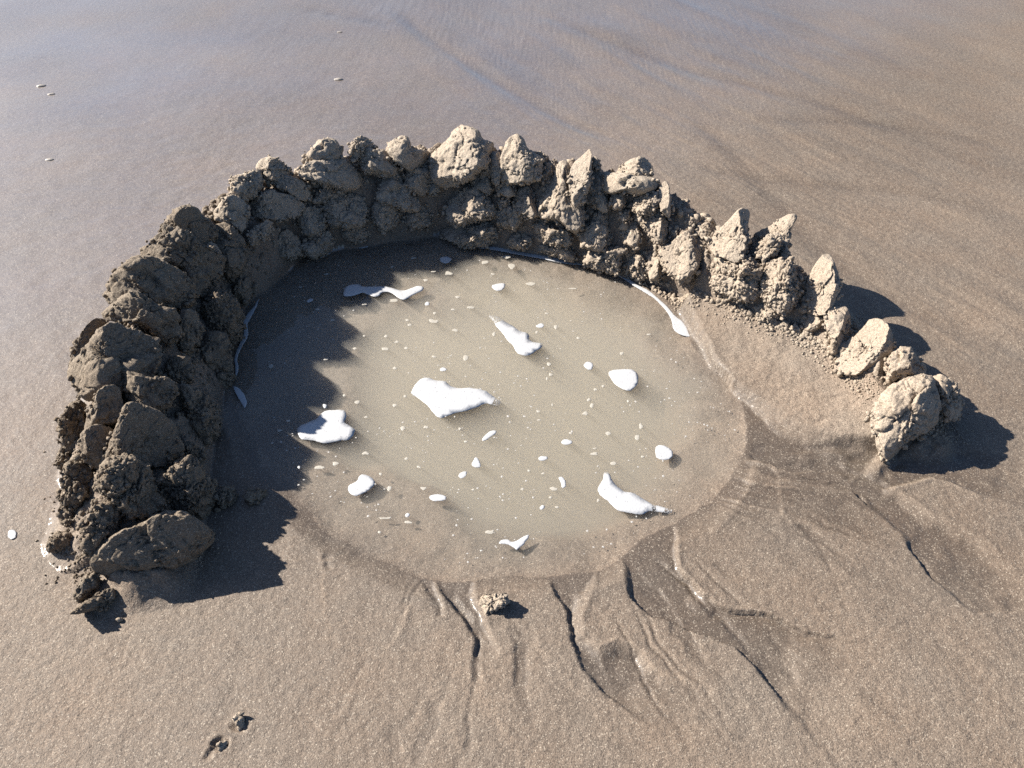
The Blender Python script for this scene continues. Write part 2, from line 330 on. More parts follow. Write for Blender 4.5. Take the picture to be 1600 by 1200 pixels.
    for P, D, w in RIDGES:
        d, tt = line_d(X + jx, Y + jy, chaikin(gps(P), 2, False)); z = z + .4 * D * np.exp(-(d / w) ** 2) * np.minimum(1, 5 * (1 - tt)); wet = wet - .25 * np.exp(-(d / (1.3 * w)) ** 2)  # crests also paled, so their sunlit edge is partly in the colour
    for (u, v), r, D in PITS:
        if r <= 0: continue
        c = gp(u, v); d = np.hypot((X - c[0]) + jx * 2, (Y - c[1]) + jy * 2); z = z - D * np.exp(-(d / r) ** 4) + D * .25 * np.exp(-((d - 1.5 * r) / (.5 * r)) ** 2)
    h = wall_h(X + .02 * fbm2(X, Y, .12, 2, 91), Y + .02 * fbm2(X, Y, .12, 2, 92))
    k = h > .002
    if k.any():
        x, y = X[k], Y[k]; q = sstep(0, .06, h[k]); lump = (1 - worley2(x, y, .060, 95)) * .030 + np.abs(fbm2(x, y, .03, 4, 96, .6)) * .022
        z[k] = z[k] + .74 * h[k] * (1 - .6 * sstep(.86, .98, x)) + q * (1 - .6 * sstep(.86, .98, x)) * (lump - .012) + q * .012 * fbm2(x, y, .03, 3, 97); wet[k] = wet[k] * (1 - q) + .28 * q
    film = np.maximum(.12 * sstep(.8, 1.1, wet), sstep(1.7, 3.5, Y - .9 * X) * (.8 + .3 * fbm2(X, Y, .6, 3, 111))) * (sd < 0) * (h < .01)
    return z, np.clip(wet, 0, 1), np.clip(film, 0, 1)

def graded(core, lo, hi, g=1.12, far=600):
    out = list(core)
    st = core[-1] - core[-2]; x = core[-1]
    while x < hi: st *= 1.03; x += st; out.append(x)
    while x < far: st *= 1.35; x += st; out.append(x)
    st = core[1] - core[0]; x = core[0]; pre = []
    while x > lo: st *= 1.03; x -= st; pre.append(x)
    while x > -far: st *= 1.35; x -= st; pre.append(x)
    return np.array(pre[::-1] + out)
gx = graded(np.arange(-1.25, 1.36, .0040), -3.4, 3.4)
gy = graded(np.r_[np.arange(.50, 1.30, .0032), np.arange(1.30, 2.75, .0046)], .1, 5.4)
GX, GY = np.meshgrid(gx, gy); TX, TY = GX.ravel(), GY.ravel()
TZ, TWET, TFILM = terrain(TX, TY)
nx, ny = len(gx), len(gy); ii = np.arange(nx * ny).reshape(ny, nx)
F = np.stack([ii[:-1, :-1], ii[:-1, 1:], ii[1:, 1:], ii[1:, :-1]], -1).reshape(-1, 4)
me = mesh_np('beach_sand', np.c_[TX, TY, TZ], F, M_BEACH)
a = me.attributes.new('wet', 'FLOAT', 'POINT'); a.data.foreach_set('value', TWET.astype(np.float32))
a = me.attributes.new('film', 'FLOAT', 'POINT'); a.data.foreach_set('value', TFILM.astype(np.float32))
tag(link('beach_sand', me), 'wet brown beach sand with runnels around the dug pool', 'beach', kind='structure')
def ground_z(x, y): return float(terrain(np.array([x]), np.array([y]))[0][0])

# ------------------------------------------------------------------ pool water
cen = SHP.mean(0); OUT = []
for p in SHP: v = p - cen; OUT.append(p + v / np.hypot(*v) * .04)
n = len(OUT); V = [(x, y, ZW) for x, y in OUT] + [(x, y, ZW - .22) for x, y in OUT]
me = bpy.data.meshes.new('pool_water'); me.from_pydata(V, [], [tuple(range(n)), tuple(range(2 * n - 1, n - 1, -1))] + [((i + 1) % n, i, n + i, n + (i + 1) % n) for i in range(n)])
bm = bmesh.new(); bm.from_mesh(me); bmesh.ops.recalc_face_normals(bm, faces=bm.faces); bmesh.ops.triangulate(bm, faces=[f for f in bm.faces if len(f.verts) > 4]); bm.to_mesh(me); bm.free()
me.materials.append(M_WATER); tag(link('pool_water', me), 'murky still water filling the round pool dug in the sand', 'water', kind='structure')

# ------------------------------------------------------------------ clods of sand
def anchor(u, v, on_ground=False):
    d = ray(u, v); sg = CAM_H / -d[2]
    if on_ground: return CAMP + d * sg
    s = np.linspace(.55, 1.02, 900) * sg; P = CAMP + s[:, None] * d; h = wall_h(P[:, 0], P[:, 1]); c = P[:, 2] - h
    hit = np.nonzero((c <= 0) & (h > .015))[0]
    if len(hit): return P[hit[0]]
    k = np.where(h > .03, c, 9); j = int(np.argmin(k))
    return P[j] if k[j] < 9 else CAMP + d * sg
FACE = ([60, 300, 500, 640, 700, 850, 1000, 1250, 1500], [1.0, .95, .8, .5, -.35, -.6, -.7, -.6, -.35])
CRUMB = []
def clod(pts, style='lump', seed=0, dy=0.0, k=None, thick=1.0, ground=False, low=.25, ridge=None, al=None):
    P = np.array(pts, float); lo, hi = P.min(0), P.max(0); cu = P[:, 0].mean()
    Pc = P.mean(0)
    if not ground: P = Pc + (P - Pc) * np.where(P[:, 1:] > Pc[1], np.array([[1.12, 1.35]]), np.array([[1.03, 1.01]]))
    A = anchor(cu, hi[1] - (.06 if ground else low) * (hi[1] - lo[1]), ground)
    if dy: A = CAMP + (A - CAMP) * (1 + dy / A[1])
    al = math.radians(al if al else 62 if ground else 28); Np = np.array([0, -math.cos(al), math.sin(al)]); U = np.array([0, math.sin(al), math.cos(al)])
    Q = []
    for u, v in chaikin(P, 1):
        d = ray(u, v); s = np.dot(A - CAMP, Np) / np.dot(d, Np); Q.append(CAMP + d * s)
    Q = np.array(Q); q = np.c_[Q[:, 0], (Q - A) @ U]
    x, y = q.T; x2, y2 = np.roll(q, -1, 0).T; cr = x * y2 - x2 * y; ar = cr.sum() / 2
    c = np.array([((x + x2) * cr).sum(), ((y + y2) * cr).sum()]) / (6 * ar); area = abs(ar)
    dense = np.concatenate([q + (np.roll(q, -1, 0) - q) * w for w in np.linspace(0, 1, 24, endpoint=False)]) - c
    th = np.arctan2(dense[:, 1], dense[:, 0]); rr = np.hypot(*dense.T); B = 180; idx = ((th + np.pi) / (2 * np.pi) * B).astype(int) % B
    rad = np.full(B, np.nan)
    for i_, r_ in zip(idx, rr): rad[i_] = r_ if np.isnan(rad[i_]) else max(rad[i_], r_)
    g = np.nonzero(~np.isnan(rad))[0]; rad = np.interp(np.arange(B), np.r_[g - B, g, g + B], np.tile(rad[g], 3))
    req = math.sqrt(area / math.pi); tb = np.linspace(-np.pi, np.pi, B, endpoint=False); cs_ = np.c_[np.cos(tb), np.sin(tb), np.zeros(B)]
    rad = rad * (1 + (.035 if style == 'spike' else .07 + .07 * (np.sin(tb) < .2)) * fbm3(cs_ + seed * 1.7, .5, 3, seed, .7))
    lev = 6 if (req > .065 or (style == 'spike' and req > .045)) else 5 if req > .025 else 4
    D, Fc = ico(lev); rg = np.random.default_rng(seed + 100)
    th = np.arctan2(D[:, 1], D[:, 0]); rho = np.hypot(D[:, 0], D[:, 1])
    R = np.interp(((th + np.pi) / (2 * np.pi) * B - .5) % B, np.arange(-1, B + 1), np.r_[rad[-1], rad, rad[0]])
    T = 1.05 * req * thick
    pe, we = {'slab': (.60, .55), 'lump': (.78, .8), 'spike': (.9, .8)}.get(style, (.82, .9))
    a = R * rho ** pe * np.cos(th); b = R * rho ** pe * np.sin(th); w = T * np.sign(D[:, 2]) * np.abs(D[:, 2]) ** we
    w = np.where(w < 0, w * 1.9, w)
    if k is None: k = np.interp(cu, *FACE) * (.75 if style in ('crumbly', 'round') else .30)
    # break planes: two faces meeting in a ridge, then smaller random facets
    L = np.c_[a, b, w]
    hw = .5 * (q[:, 0].max() - q[:, 0].min()); hh = .5 * (q[:, 1].max() - q[:, 1].min())
    if ridge is None: ridge = {'lump': .9, 'slab': 1.0, 'spike': 1.0, 'round': .45, 'crumbly': .35}[style]
    if ridge > 0 and not ground:
        lit = float(np.interp(cu, [620, 720], [0, 1]))
        ar = hw * (lit * (rg.uniform(.55, .8) if style == 'spike' else rg.uniform(.05, .45)) + (1 - lit) * rg.uniform(-.65, -.25)); b1 = math.radians(lit * rg.uniform(22, 38) + (1 - lit) * rg.uniform(45, 60)); b2 = math.radians(lit * rg.uniform(48, 66) + (1 - lit) * rg.uniform(14, 30))
        tilt = rg.uniform(-.35, .35); up = rg.uniform(.0, .35)
        for sg, be in ((-1, b1), (1, b2)):
            nv = np.array([sg * math.sin(be), up - sg * tilt * .6, math.cos(be)]); nv /= np.linalg.norm(nv); d0 = nv @ np.array([ar, 0, T * .78])
            L = L - nv * (np.maximum(L @ nv - d0, 0) * ridge)[:, None]
    for _ in range({'lump': 3, 'slab': 2, 'crumbly': 2, 'spike': 1, 'round': 2}[style]):
        nv = rg.normal(size=3); nv[2] = abs(nv[2]) + .7; nv /= np.linalg.norm(nv)
        pr = L @ nv; dmax = pr.max(); cut = dmax * rg.uniform(.70, .90); L = L - nv * (np.maximum(pr - cut, 0) * .9)[:, None]
    a, b, w = L.T
    Vd = CAMP - A; Vd /= np.linalg.norm(Vd)
    C3 = A + np.array([c[0] - A[0], 0, 0]) + U * c[1]
    w = w - k * a - (.40 if cu > 660 else .10) * b * (0 if ground else 1)
    X = C3 + np.c_[a, np.zeros_like(a), np.zeros_like(a)] + b[:, None] * U + w[:, None] * Vd
    rel = X - C3; nr = rel / (np.linalg.norm(rel, axis=1)[:, None] + 1e-9)
    amp = {'lump': 1.0, 'slab': .65, 'crumbly': 1.15, 'spike': .6, 'round': .65}[style]
    wp = X + seed * 3.17
    disp = amp * req * .15 * fbm3(wp, req * .9, 3, seed)
    cr_ = np.abs(fbm3(wp, req * .55, 3, seed + 31)); disp = disp - amp * req * .15 * np.exp(-(cr_ / .045) ** 2) + amp * req * .11 * fbm3(wp, req * .28, 4, seed + 33, .65)
    # broken steps: pieces tilted against each other
    ns = 10; sd_ = C3 + rg.normal(size=(ns, 3)) * req * .8; tl = rg.normal(size=(ns, 3)) * .20 * amp
    jit = X + (req * .25) * np.c_[fbm3(wp, req * .45, 2, seed + 5), fbm3(wp + 7, req * .45, 2, seed + 6), fbm3(wp + 19, req * .45, 2, seed + 7)]
    dd = ((jit[:, None, :] - sd_[None]) ** 2).sum(-1); o2 = np.argsort(dd, 1)[:, :2]; i1 = o2[:, 0]
    fd = ((X - sd_[i1]) * tl[i1]).sum(1); gap = np.sqrt(dd[np.arange(len(X)), o2[:, 1]]) - np.sqrt(dd[np.arange(len(X)), i1])
    disp += np.clip(fd, -.16 * req, .16 * req) - .05 * req * np.exp(-(gap / (.07 * req)) ** 2)
    # crumbs on broken faces, smooth smears elsewhere
    low_ = disp; disp = 0
    msk = sstep(-.05, .25, fbm3(wp, .05, 2, seed + 9) + {'crumbly': .45, 'lump': -.08, 'slab': -.22, 'spike': -.15, 'round': -.22}[style])
    c2 = worley3(wp + 5, .0085, seed % 5)
    disp = msk * (.016 * np.abs(fbm3(wp, .032, 4, seed + 21, .62)) - .005 + .0035 * (1 - c2) - .010 * np.exp(-(fbm3(wp, .022, 2, seed + 23) / .10) ** 2)) + .0020 * fbm3(wp, .012, 2, seed + 13) + .0012 * fbm3(wp, .005, 1, seed + 14)
    ed = np.abs(D[:, 2]); disp = low_ * ((.15 if style == 'spike' else .4) + .6 * ed) + disp
    X = X + nr * disp[:, None]
    fr_ = np.nonzero((D[:, 2] > -.2) & (msk > .5))[0]
    if len(fr_):
        for j in rg.choice(fr_, min(len(fr_), int({'crumbly': 1400, 'lump': 450, 'slab': 160, 'spike': 150, 'round': 120}[style] * area / .02 * .22) + 2)): CRUMB.append((X[j] + nr[j] * .001, float(np.exp(rg.uniform(math.log(.0014), math.log(.0065))))))
    eg = np.nonzero((np.abs(D[:, 2] - .1) < .22) & (D[:, 1] < .35))[0]
    if len(eg) and not ground:
        for j in rg.choice(eg, int(10 + 60 * min(1, req / .09))): CRUMB.append((X[j] + rg.normal(size=3) * .004, float(np.exp(rg.uniform(math.log(.0025), math.log(.0105))))))
    return X, Fc, A
SEED = [0]
def mound(label, clods, group=None, cat='sand mound', name='sand_mound'):
    built = []; mat = M_DAMP_SHADE if group == GL else M_CLOD; n0 = len(CRUMB)
    for c in clods:
        f, pts = c[0], c[1]; kw = c[3] if len(c) > 3 else {}; SEED[0] += 1
        built.append(clod(fr(f, pts), c[2] if len(c) > 2 else 'lump', SEED[0], **kw))
    base = np.mean([b[2] for b in built], 0); base = (float(base[0]), float(base[1]), 0.0)
    if len(built) == 1:
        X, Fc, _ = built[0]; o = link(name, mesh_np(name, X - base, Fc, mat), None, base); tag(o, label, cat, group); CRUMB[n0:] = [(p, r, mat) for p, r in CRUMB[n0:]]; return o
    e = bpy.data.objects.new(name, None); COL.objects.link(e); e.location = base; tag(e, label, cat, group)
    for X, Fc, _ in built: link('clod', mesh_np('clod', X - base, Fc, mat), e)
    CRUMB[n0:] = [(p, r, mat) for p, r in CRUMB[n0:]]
    return e
GL, GB, GR = 'mounds of the shaded wall run', 'mounds of the far wall run', 'mounds of the sunlit wall run'
G = dict(ground=True)
# near end and shaded run
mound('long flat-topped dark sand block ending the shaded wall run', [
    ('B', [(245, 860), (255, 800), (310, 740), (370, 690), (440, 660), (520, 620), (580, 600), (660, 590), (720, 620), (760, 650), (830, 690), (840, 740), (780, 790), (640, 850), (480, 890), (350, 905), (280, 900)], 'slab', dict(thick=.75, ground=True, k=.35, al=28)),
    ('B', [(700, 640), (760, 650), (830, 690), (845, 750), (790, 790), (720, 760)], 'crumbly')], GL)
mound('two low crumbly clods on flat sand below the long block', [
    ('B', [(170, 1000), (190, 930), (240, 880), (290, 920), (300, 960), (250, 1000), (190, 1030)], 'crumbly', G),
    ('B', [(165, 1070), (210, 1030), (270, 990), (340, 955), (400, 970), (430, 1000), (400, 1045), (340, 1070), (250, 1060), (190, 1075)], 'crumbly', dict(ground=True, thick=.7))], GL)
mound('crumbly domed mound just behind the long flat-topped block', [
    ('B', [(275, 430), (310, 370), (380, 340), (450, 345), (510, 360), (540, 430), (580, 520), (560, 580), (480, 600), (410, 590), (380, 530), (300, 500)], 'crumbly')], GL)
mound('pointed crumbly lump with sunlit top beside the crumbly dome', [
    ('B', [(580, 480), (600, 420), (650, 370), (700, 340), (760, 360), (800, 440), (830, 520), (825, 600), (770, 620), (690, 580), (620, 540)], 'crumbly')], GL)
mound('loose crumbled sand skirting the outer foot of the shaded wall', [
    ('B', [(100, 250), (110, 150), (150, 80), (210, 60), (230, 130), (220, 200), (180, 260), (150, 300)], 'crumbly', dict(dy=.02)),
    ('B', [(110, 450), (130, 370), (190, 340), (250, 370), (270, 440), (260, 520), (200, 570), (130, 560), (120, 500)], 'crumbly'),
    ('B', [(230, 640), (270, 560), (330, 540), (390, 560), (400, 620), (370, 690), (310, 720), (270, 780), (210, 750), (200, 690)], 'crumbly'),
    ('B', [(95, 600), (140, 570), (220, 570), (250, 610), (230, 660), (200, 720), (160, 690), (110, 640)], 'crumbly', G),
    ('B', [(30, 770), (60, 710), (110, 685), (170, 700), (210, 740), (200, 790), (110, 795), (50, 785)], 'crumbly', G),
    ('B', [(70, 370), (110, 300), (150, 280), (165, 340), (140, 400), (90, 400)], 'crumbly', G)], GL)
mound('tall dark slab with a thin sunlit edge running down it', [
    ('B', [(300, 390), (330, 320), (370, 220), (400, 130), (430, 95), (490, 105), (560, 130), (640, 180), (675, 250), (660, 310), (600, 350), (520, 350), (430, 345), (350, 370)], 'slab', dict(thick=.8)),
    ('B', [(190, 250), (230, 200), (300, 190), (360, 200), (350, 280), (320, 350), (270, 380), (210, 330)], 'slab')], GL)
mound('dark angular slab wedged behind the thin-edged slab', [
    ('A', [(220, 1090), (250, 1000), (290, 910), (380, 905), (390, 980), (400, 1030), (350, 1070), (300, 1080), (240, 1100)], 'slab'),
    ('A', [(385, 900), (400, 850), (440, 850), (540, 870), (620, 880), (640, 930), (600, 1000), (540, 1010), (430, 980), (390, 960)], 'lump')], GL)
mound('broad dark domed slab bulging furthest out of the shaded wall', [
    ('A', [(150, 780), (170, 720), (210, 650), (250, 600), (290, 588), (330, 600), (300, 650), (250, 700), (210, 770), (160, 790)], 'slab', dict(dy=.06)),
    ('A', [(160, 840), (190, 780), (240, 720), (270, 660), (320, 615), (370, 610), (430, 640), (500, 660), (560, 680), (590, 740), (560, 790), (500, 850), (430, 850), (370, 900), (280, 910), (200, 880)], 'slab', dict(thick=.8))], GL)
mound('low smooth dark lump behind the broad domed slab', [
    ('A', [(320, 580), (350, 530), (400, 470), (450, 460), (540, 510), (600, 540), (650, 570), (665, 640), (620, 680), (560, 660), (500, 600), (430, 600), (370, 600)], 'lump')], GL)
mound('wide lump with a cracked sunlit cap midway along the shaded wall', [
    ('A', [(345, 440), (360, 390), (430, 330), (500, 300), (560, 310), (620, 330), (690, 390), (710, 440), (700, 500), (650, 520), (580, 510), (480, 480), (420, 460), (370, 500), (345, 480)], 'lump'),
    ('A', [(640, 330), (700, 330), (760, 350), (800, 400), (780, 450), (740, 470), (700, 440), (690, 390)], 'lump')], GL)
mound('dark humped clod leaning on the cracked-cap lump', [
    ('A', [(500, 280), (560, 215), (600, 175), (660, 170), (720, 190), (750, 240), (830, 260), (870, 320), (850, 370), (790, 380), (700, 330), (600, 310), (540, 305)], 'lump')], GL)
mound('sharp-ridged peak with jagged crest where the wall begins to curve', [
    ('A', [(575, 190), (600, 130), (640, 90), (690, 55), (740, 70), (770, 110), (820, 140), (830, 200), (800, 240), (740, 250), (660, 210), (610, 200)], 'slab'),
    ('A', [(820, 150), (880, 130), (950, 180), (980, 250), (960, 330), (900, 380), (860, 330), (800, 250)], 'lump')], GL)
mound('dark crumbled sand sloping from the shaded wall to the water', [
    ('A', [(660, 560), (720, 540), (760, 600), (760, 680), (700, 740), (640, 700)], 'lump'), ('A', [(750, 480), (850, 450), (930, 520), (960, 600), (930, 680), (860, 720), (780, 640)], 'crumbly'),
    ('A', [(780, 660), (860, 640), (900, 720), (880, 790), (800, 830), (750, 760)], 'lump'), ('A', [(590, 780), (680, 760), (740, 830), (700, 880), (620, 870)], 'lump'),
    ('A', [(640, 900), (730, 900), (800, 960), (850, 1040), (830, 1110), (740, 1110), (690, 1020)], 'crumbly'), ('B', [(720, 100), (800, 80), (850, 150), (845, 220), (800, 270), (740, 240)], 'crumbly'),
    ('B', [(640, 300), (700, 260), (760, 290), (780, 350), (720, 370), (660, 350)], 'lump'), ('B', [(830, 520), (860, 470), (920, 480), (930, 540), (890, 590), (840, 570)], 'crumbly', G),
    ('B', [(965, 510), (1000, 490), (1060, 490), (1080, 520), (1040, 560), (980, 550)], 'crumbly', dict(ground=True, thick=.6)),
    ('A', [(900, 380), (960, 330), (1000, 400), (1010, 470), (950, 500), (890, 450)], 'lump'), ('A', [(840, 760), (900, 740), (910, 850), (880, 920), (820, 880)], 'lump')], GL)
# far run
mound('knobbly double-peaked mound at the outer bend of the wall', [
    ('C', [(165, 510), (190, 460), (240, 450), (300, 415), (355, 420), (370, 460), (360, 520), (300, 560), (260, 590), (230, 600), (170, 580)], 'crumbly'),
    ('C', [(60, 690), (90, 620), (160, 580), (230, 600), (260, 650), (270, 720), (240, 780), (180, 760), (110, 740)], 'lump'),
    ('C', [(310, 400), (340, 360), (400, 330), (440, 345), (500, 390), (540, 430), (560, 460), (480, 480), (380, 470), (350, 430)], 'lump'),
    ('C', [(370, 470), (420, 430), (520, 450), (600, 480), (655, 540), (640, 600), (590, 590), (540, 560), (480, 530), (400, 500)], 'lump'),
    ('C', [(265, 620), (330, 570), (400, 540), (480, 560), (560, 580), (605, 640), (570, 690), (500, 715), (400, 715), (300, 700), (270, 680)], 'slab')], GB)
mound('crumbly clod with small sunlit top in the shaded inner bend', [
    ('C', [(270, 870), (280, 800), (340, 760), (400, 730), (430, 760), (420, 820), (350, 850)], 'crumbly', dict(dy=-.05)),
    ('C', [(440, 880), (500, 780), (560, 820), (610, 880), (600, 950), (500, 970)], 'lump'), ('C', [(0, 880), (60, 880), (120, 960), (100, 1060), (0, 1060)], 'lump')], GB)
mound('blunt-topped rounded mound with sunlit shoulder on the far wall', [
    ('C', [(640, 330), (670, 280), (720, 230), (780, 212), (830, 240), (850, 290), (860, 340), (800, 350), (720, 350), (650, 370)], 'lump'),
    ('C', [(590, 430), (640, 370), (720, 345), (800, 350), (880, 340), (930, 390), (970, 440), (960, 490), (900, 515), (800, 515), (720, 480), (640, 460)], 'round')], GB)
mound('narrow upright dark lump next to the blunt-topped mound', [
    ('C', [(905, 300), (930, 240), (960, 210), (1010, 212), (1050, 240), (1055, 290), (1000, 300), (960, 330), (930, 330)], 'crumbly'),
    ('C', [(955, 350), (980, 290), (1050, 290), (1130, 310), (1180, 350), (1200, 420), (1150, 450), (1080, 440), (1020, 420), (970, 390)], 'lump')], GB)
mound('saddle-shaped mound with a curled lip on the far wall', [
    ('C', [(1130, 290), (1160, 250), (1200, 220), (1250, 208), (1285, 240), (1290, 290), (1340, 295), (1400, 300), (1415, 330), (1380, 370), (1320, 400), (1260, 400), (1200, 350), (1140, 310)], 'round'),
    ('C', [(1095, 540), (1120, 450), (1180, 420), (1230, 450), (1250, 520), (1320, 580), (1340, 630), (1260, 650), (1170, 620), (1100, 600)], 'lump'),
    ('C', [(1240, 420), (1320, 400), (1400, 420), (1420, 490), (1380, 560), (1300, 540), (1250, 490)], 'lump')], GB)
mound('dark clods heaped at the shaded far edge of the water', [
    ('C', [(740, 680), (800, 600), (900, 560), (980, 580), (1030, 650), (1000, 740), (900, 760), (800, 750)], 'lump'), ('C', [(1030, 680), (1080, 610), (1150, 610), (1220, 680), (1200, 760), (1100, 780)], 'lump'),
    ('C', [(560, 720), (620, 640), (720, 640), (760, 720), (740, 800), (640, 820)], 'lump'), ('C', [(600, 880), (680, 810), (780, 800), (820, 850), (770, 930), (660, 950)], 'crumbly'),
    ('C', [(840, 790), (930, 760), (1020, 790), (1010, 840), (900, 860)], 'crumbly'), ('C', [(1395, 520), (1420, 490), (1460, 500), (1465, 550), (1430, 580), (1400, 560)], 'round'),
    ('C', [(1230, 700), (1300, 650), (1400, 640), (1440, 700), (1400, 760), (1280, 770)], 'lump'), ('C', [(680, 560), (760, 530), (860, 530), (900, 570), (800, 610), (700, 620)], 'lump')], GB)
mound('large rounded mound rising highest on the far wall', [
    ('D', [(60, 400), (80, 320), (140, 250), (190, 180), (240, 140), (300, 150), (355, 185), (365, 230), (430, 250), (455, 280), (420, 330), (400, 380), (330, 400), (280, 440), (200, 490), (120, 480), (70, 450)], 'round')], GB)
mound('two small stacked round clods beside the highest mound', [
    ('D', [(330, 390), (370, 375), (420, 390), (430, 430), (380, 440), (335, 430)], 'round'), ('D', [(305, 490), (310, 440), (370, 425), (430, 440), (450, 500), (430, 560), (370, 540), (310, 520)], 'lump')], GB)
mound('sunlit cone-topped mound with a folded side on the far wall', [
    ('D', [(500, 300), (515, 250), (560, 210), (600, 195), (640, 250), (655, 290), (700, 320), (735, 350), (735, 410), (710, 450), (620, 460), (560, 475), (500, 430), (480, 360)], 'round'),
    ('D', [(415, 340), (440, 300), (480, 300), (500, 360), (490, 440), (470, 500), (440, 460), (420, 400)], 'round'),
    ('D', [(620, 320), (700, 300), (750, 310), (780, 360), (740, 380), (690, 350)], 'crumbly', dict(dy=.05)), ('D', [(430, 440), (490, 430), (560, 480), (590, 520), (570, 570), (500, 570), (450, 510)], 'lump'),
    ('D', [(700, 420), (760, 380), (830, 390), (830, 430), (780, 480), (720, 490)], 'crumbly', dict(dy=.04))], GB)
mound('small knob-backed clod below the cone-topped mound', [
    ('D', [(580, 600), (600, 550), (650, 500), (700, 505), (740, 500), (740, 560), (700, 610), (730, 680), (680, 700), (610, 680), (585, 640)], 'lump')], GB)
# sunlit run
mound('large pale mound with a keeled ridge pointing up', [
    ('D', [(715, 580), (750, 530), (800, 490), (830, 400), (880, 365), (930, 375), (940, 450), (920, 540), (960, 590), (1000, 640), (990, 720), (940, 760), (860, 700), (760, 690), (725, 650)], 'round'),
    ('D', [(925, 540), (920, 460), (940, 380), (1000, 330), (1045, 292), (1060, 340), (1055, 420), (1050, 490), (1020, 560), (970, 615), (945, 590)], 'spike', dict(dy=-.02)),
    ('D', [(1060, 350), (1085, 335), (1110, 370), (1105, 410), (1075, 400)], 'crumbly', dict(dy=.03)), ('D', [(1060, 430), (1110, 400), (1150, 440), (1190, 560), (1200, 640), (1130, 650), (1040, 620), (1020, 560)], 'lump', dict(dy=.03))], GR)
mound('pale smooth egg-shaped mound lying on a broad ledge', [
    ('D', [(1220, 430), (1250, 385), (1310, 350), (1380, 335), (1420, 355), (1445, 410), (1430, 445), (1370, 465), (1290, 455), (1225, 445)], 'round', dict(dy=.04)),
    ('D', [(1120, 460), (1150, 430), (1220, 440), (1300, 455), (1400, 465), (1475, 490), (1480, 530), (1420, 545), (1330, 560), (1260, 540), (1180, 560), (1140, 530)], 'round')], GR)
mound('pitted block with an upright fin at its outer side', [
    ('D', [(1325, 600), (1370, 540), (1430, 535), (1475, 560), (1470, 620), (1440, 660), (1370, 690), (1330, 660)], 'crumbly'),
    ('D', [(1475, 560), (1490, 510), (1520, 485), (1545, 520), (1548, 600), (1545, 690), (1520, 680), (1490, 650), (1480, 610)], 'spike'),
    ('D', [(1310, 680), (1370, 690), (1440, 650), (1490, 645), (1525, 690), (1530, 740), (1510, 800), (1480, 850), (1420, 820), (1360, 760), (1320, 720)], 'lump')], GR)
mound('column of three little clods under the broad ledge', [
    ('D', [(1185, 600), (1180, 560), (1240, 555), (1285, 580), (1270, 620), (1240, 655), (1200, 640)], 'lump'), ('D', [(1230, 680), (1270, 655), (1310, 680), (1290, 720), (1255, 740), (1235, 710)], 'lump'),
    ('D', [(1250, 790), (1270, 745), (1330, 730), (1370, 770), (1365, 830), (1330, 890), (1290, 870), (1255, 830)], 'lump')], GR)
mound('crumbly block catching the sun where the wall turns from shade', [
    ('D', [(155, 620), (190, 560), (260, 515), (300, 535), (360, 545), (430, 570), (465, 620), (440, 680), (380, 710), (300, 720), (230, 730), (170, 700)], 'crumbly'), ('D', [(460, 630), (510, 590), (550, 570), (555, 610), (510, 640)], 'crumbly')], GB)
mound('crumbled heap at the waterline under the crumbly block', [
    ('D', [(480, 660), (520, 630), (580, 640), (620, 680), (610, 740), (560, 770), (500, 760), (440, 720)], 'crumbly'), ('D', [(70, 810), (130, 770), (200, 740), (290, 715), (340, 740), (420, 740), (470, 780), (480, 830), (430, 870), (330, 880), (260, 870), (180, 840)], 'crumbly'),
    ('D', [(520, 870), (560, 840), (640, 790), (700, 830), (680, 880), (620, 905), (550, 900)], 'crumbly')], GB)
mound('humped clod low on the wall between crumbled heap and wedge', [
    ('D', [(690, 760), (740, 720), (790, 685), (840, 690), (880, 740), (930, 800), (920, 870), (830, 880), (760, 850), (710, 810)], 'crumbly'),
    ('D', [(640, 910), (690, 860), (780, 870), (860, 890), (920, 890), (960, 950), (920, 980), (830, 950), (730, 930)], 'crumbly')], GR)
mound('wedge-shaped clod with a pointed corner above the foam line', [
    ('D', [(945, 780), (1000, 770), (1060, 710), (1130, 650), (1170, 650), (1180, 740), (1210, 830), (1180, 880), (1090, 885), (1010, 870), (970, 820)], 'lump')], GR)
mound('low crumbly ledge of sand along the foam line', [
    ('D', [(990, 960), (1030, 900), (1120, 885), (1220, 890), (1300, 890), (1320, 930), (1240, 960), (1250, 1030), (1170, 1045), (1080, 1010), (1010, 990)], 'crumbly'),
    ('D', [(1250, 1000), (1290, 950), (1370, 940), (1405, 960), (1400, 1040), (1370, 1090), (1290, 1060)], 'crumbly')], GR)
mound('small upright egg-shaped clod at the foot of the tilted block', [
    ('D', [(1405, 1000), (1440, 925), (1490, 920), (1510, 980), (1500, 1050), (1460, 1090), (1415, 1070)], 'lump')], GR)
mound('tilted block with a sharp sunlit edge beside the fin-shaped peak', [
    ('E', [(290, 460), (310, 420), (380, 370), (430, 320), (490, 300), (540, 350), (560, 420), (540, 480), (490, 560), (430, 590), (360, 560), (310, 530)], 'slab', dict(k=-.2)),
    ('E', [(500, 290), (560, 280), (600, 255), (627, 260), (625, 320), (600, 345), (560, 360), (520, 330)], 'lump', dict(dy=.04)), ('E', [(300, 380), (340, 320), (380, 305), (430, 320), (400, 370), (350, 395)], 'crumbly', dict(dy=.03)),
    ('E', [(355, 260), (390, 225), (420, 215), (440, 250), (430, 300), (390, 310)], 'lump', dict(dy=.08))], GR)
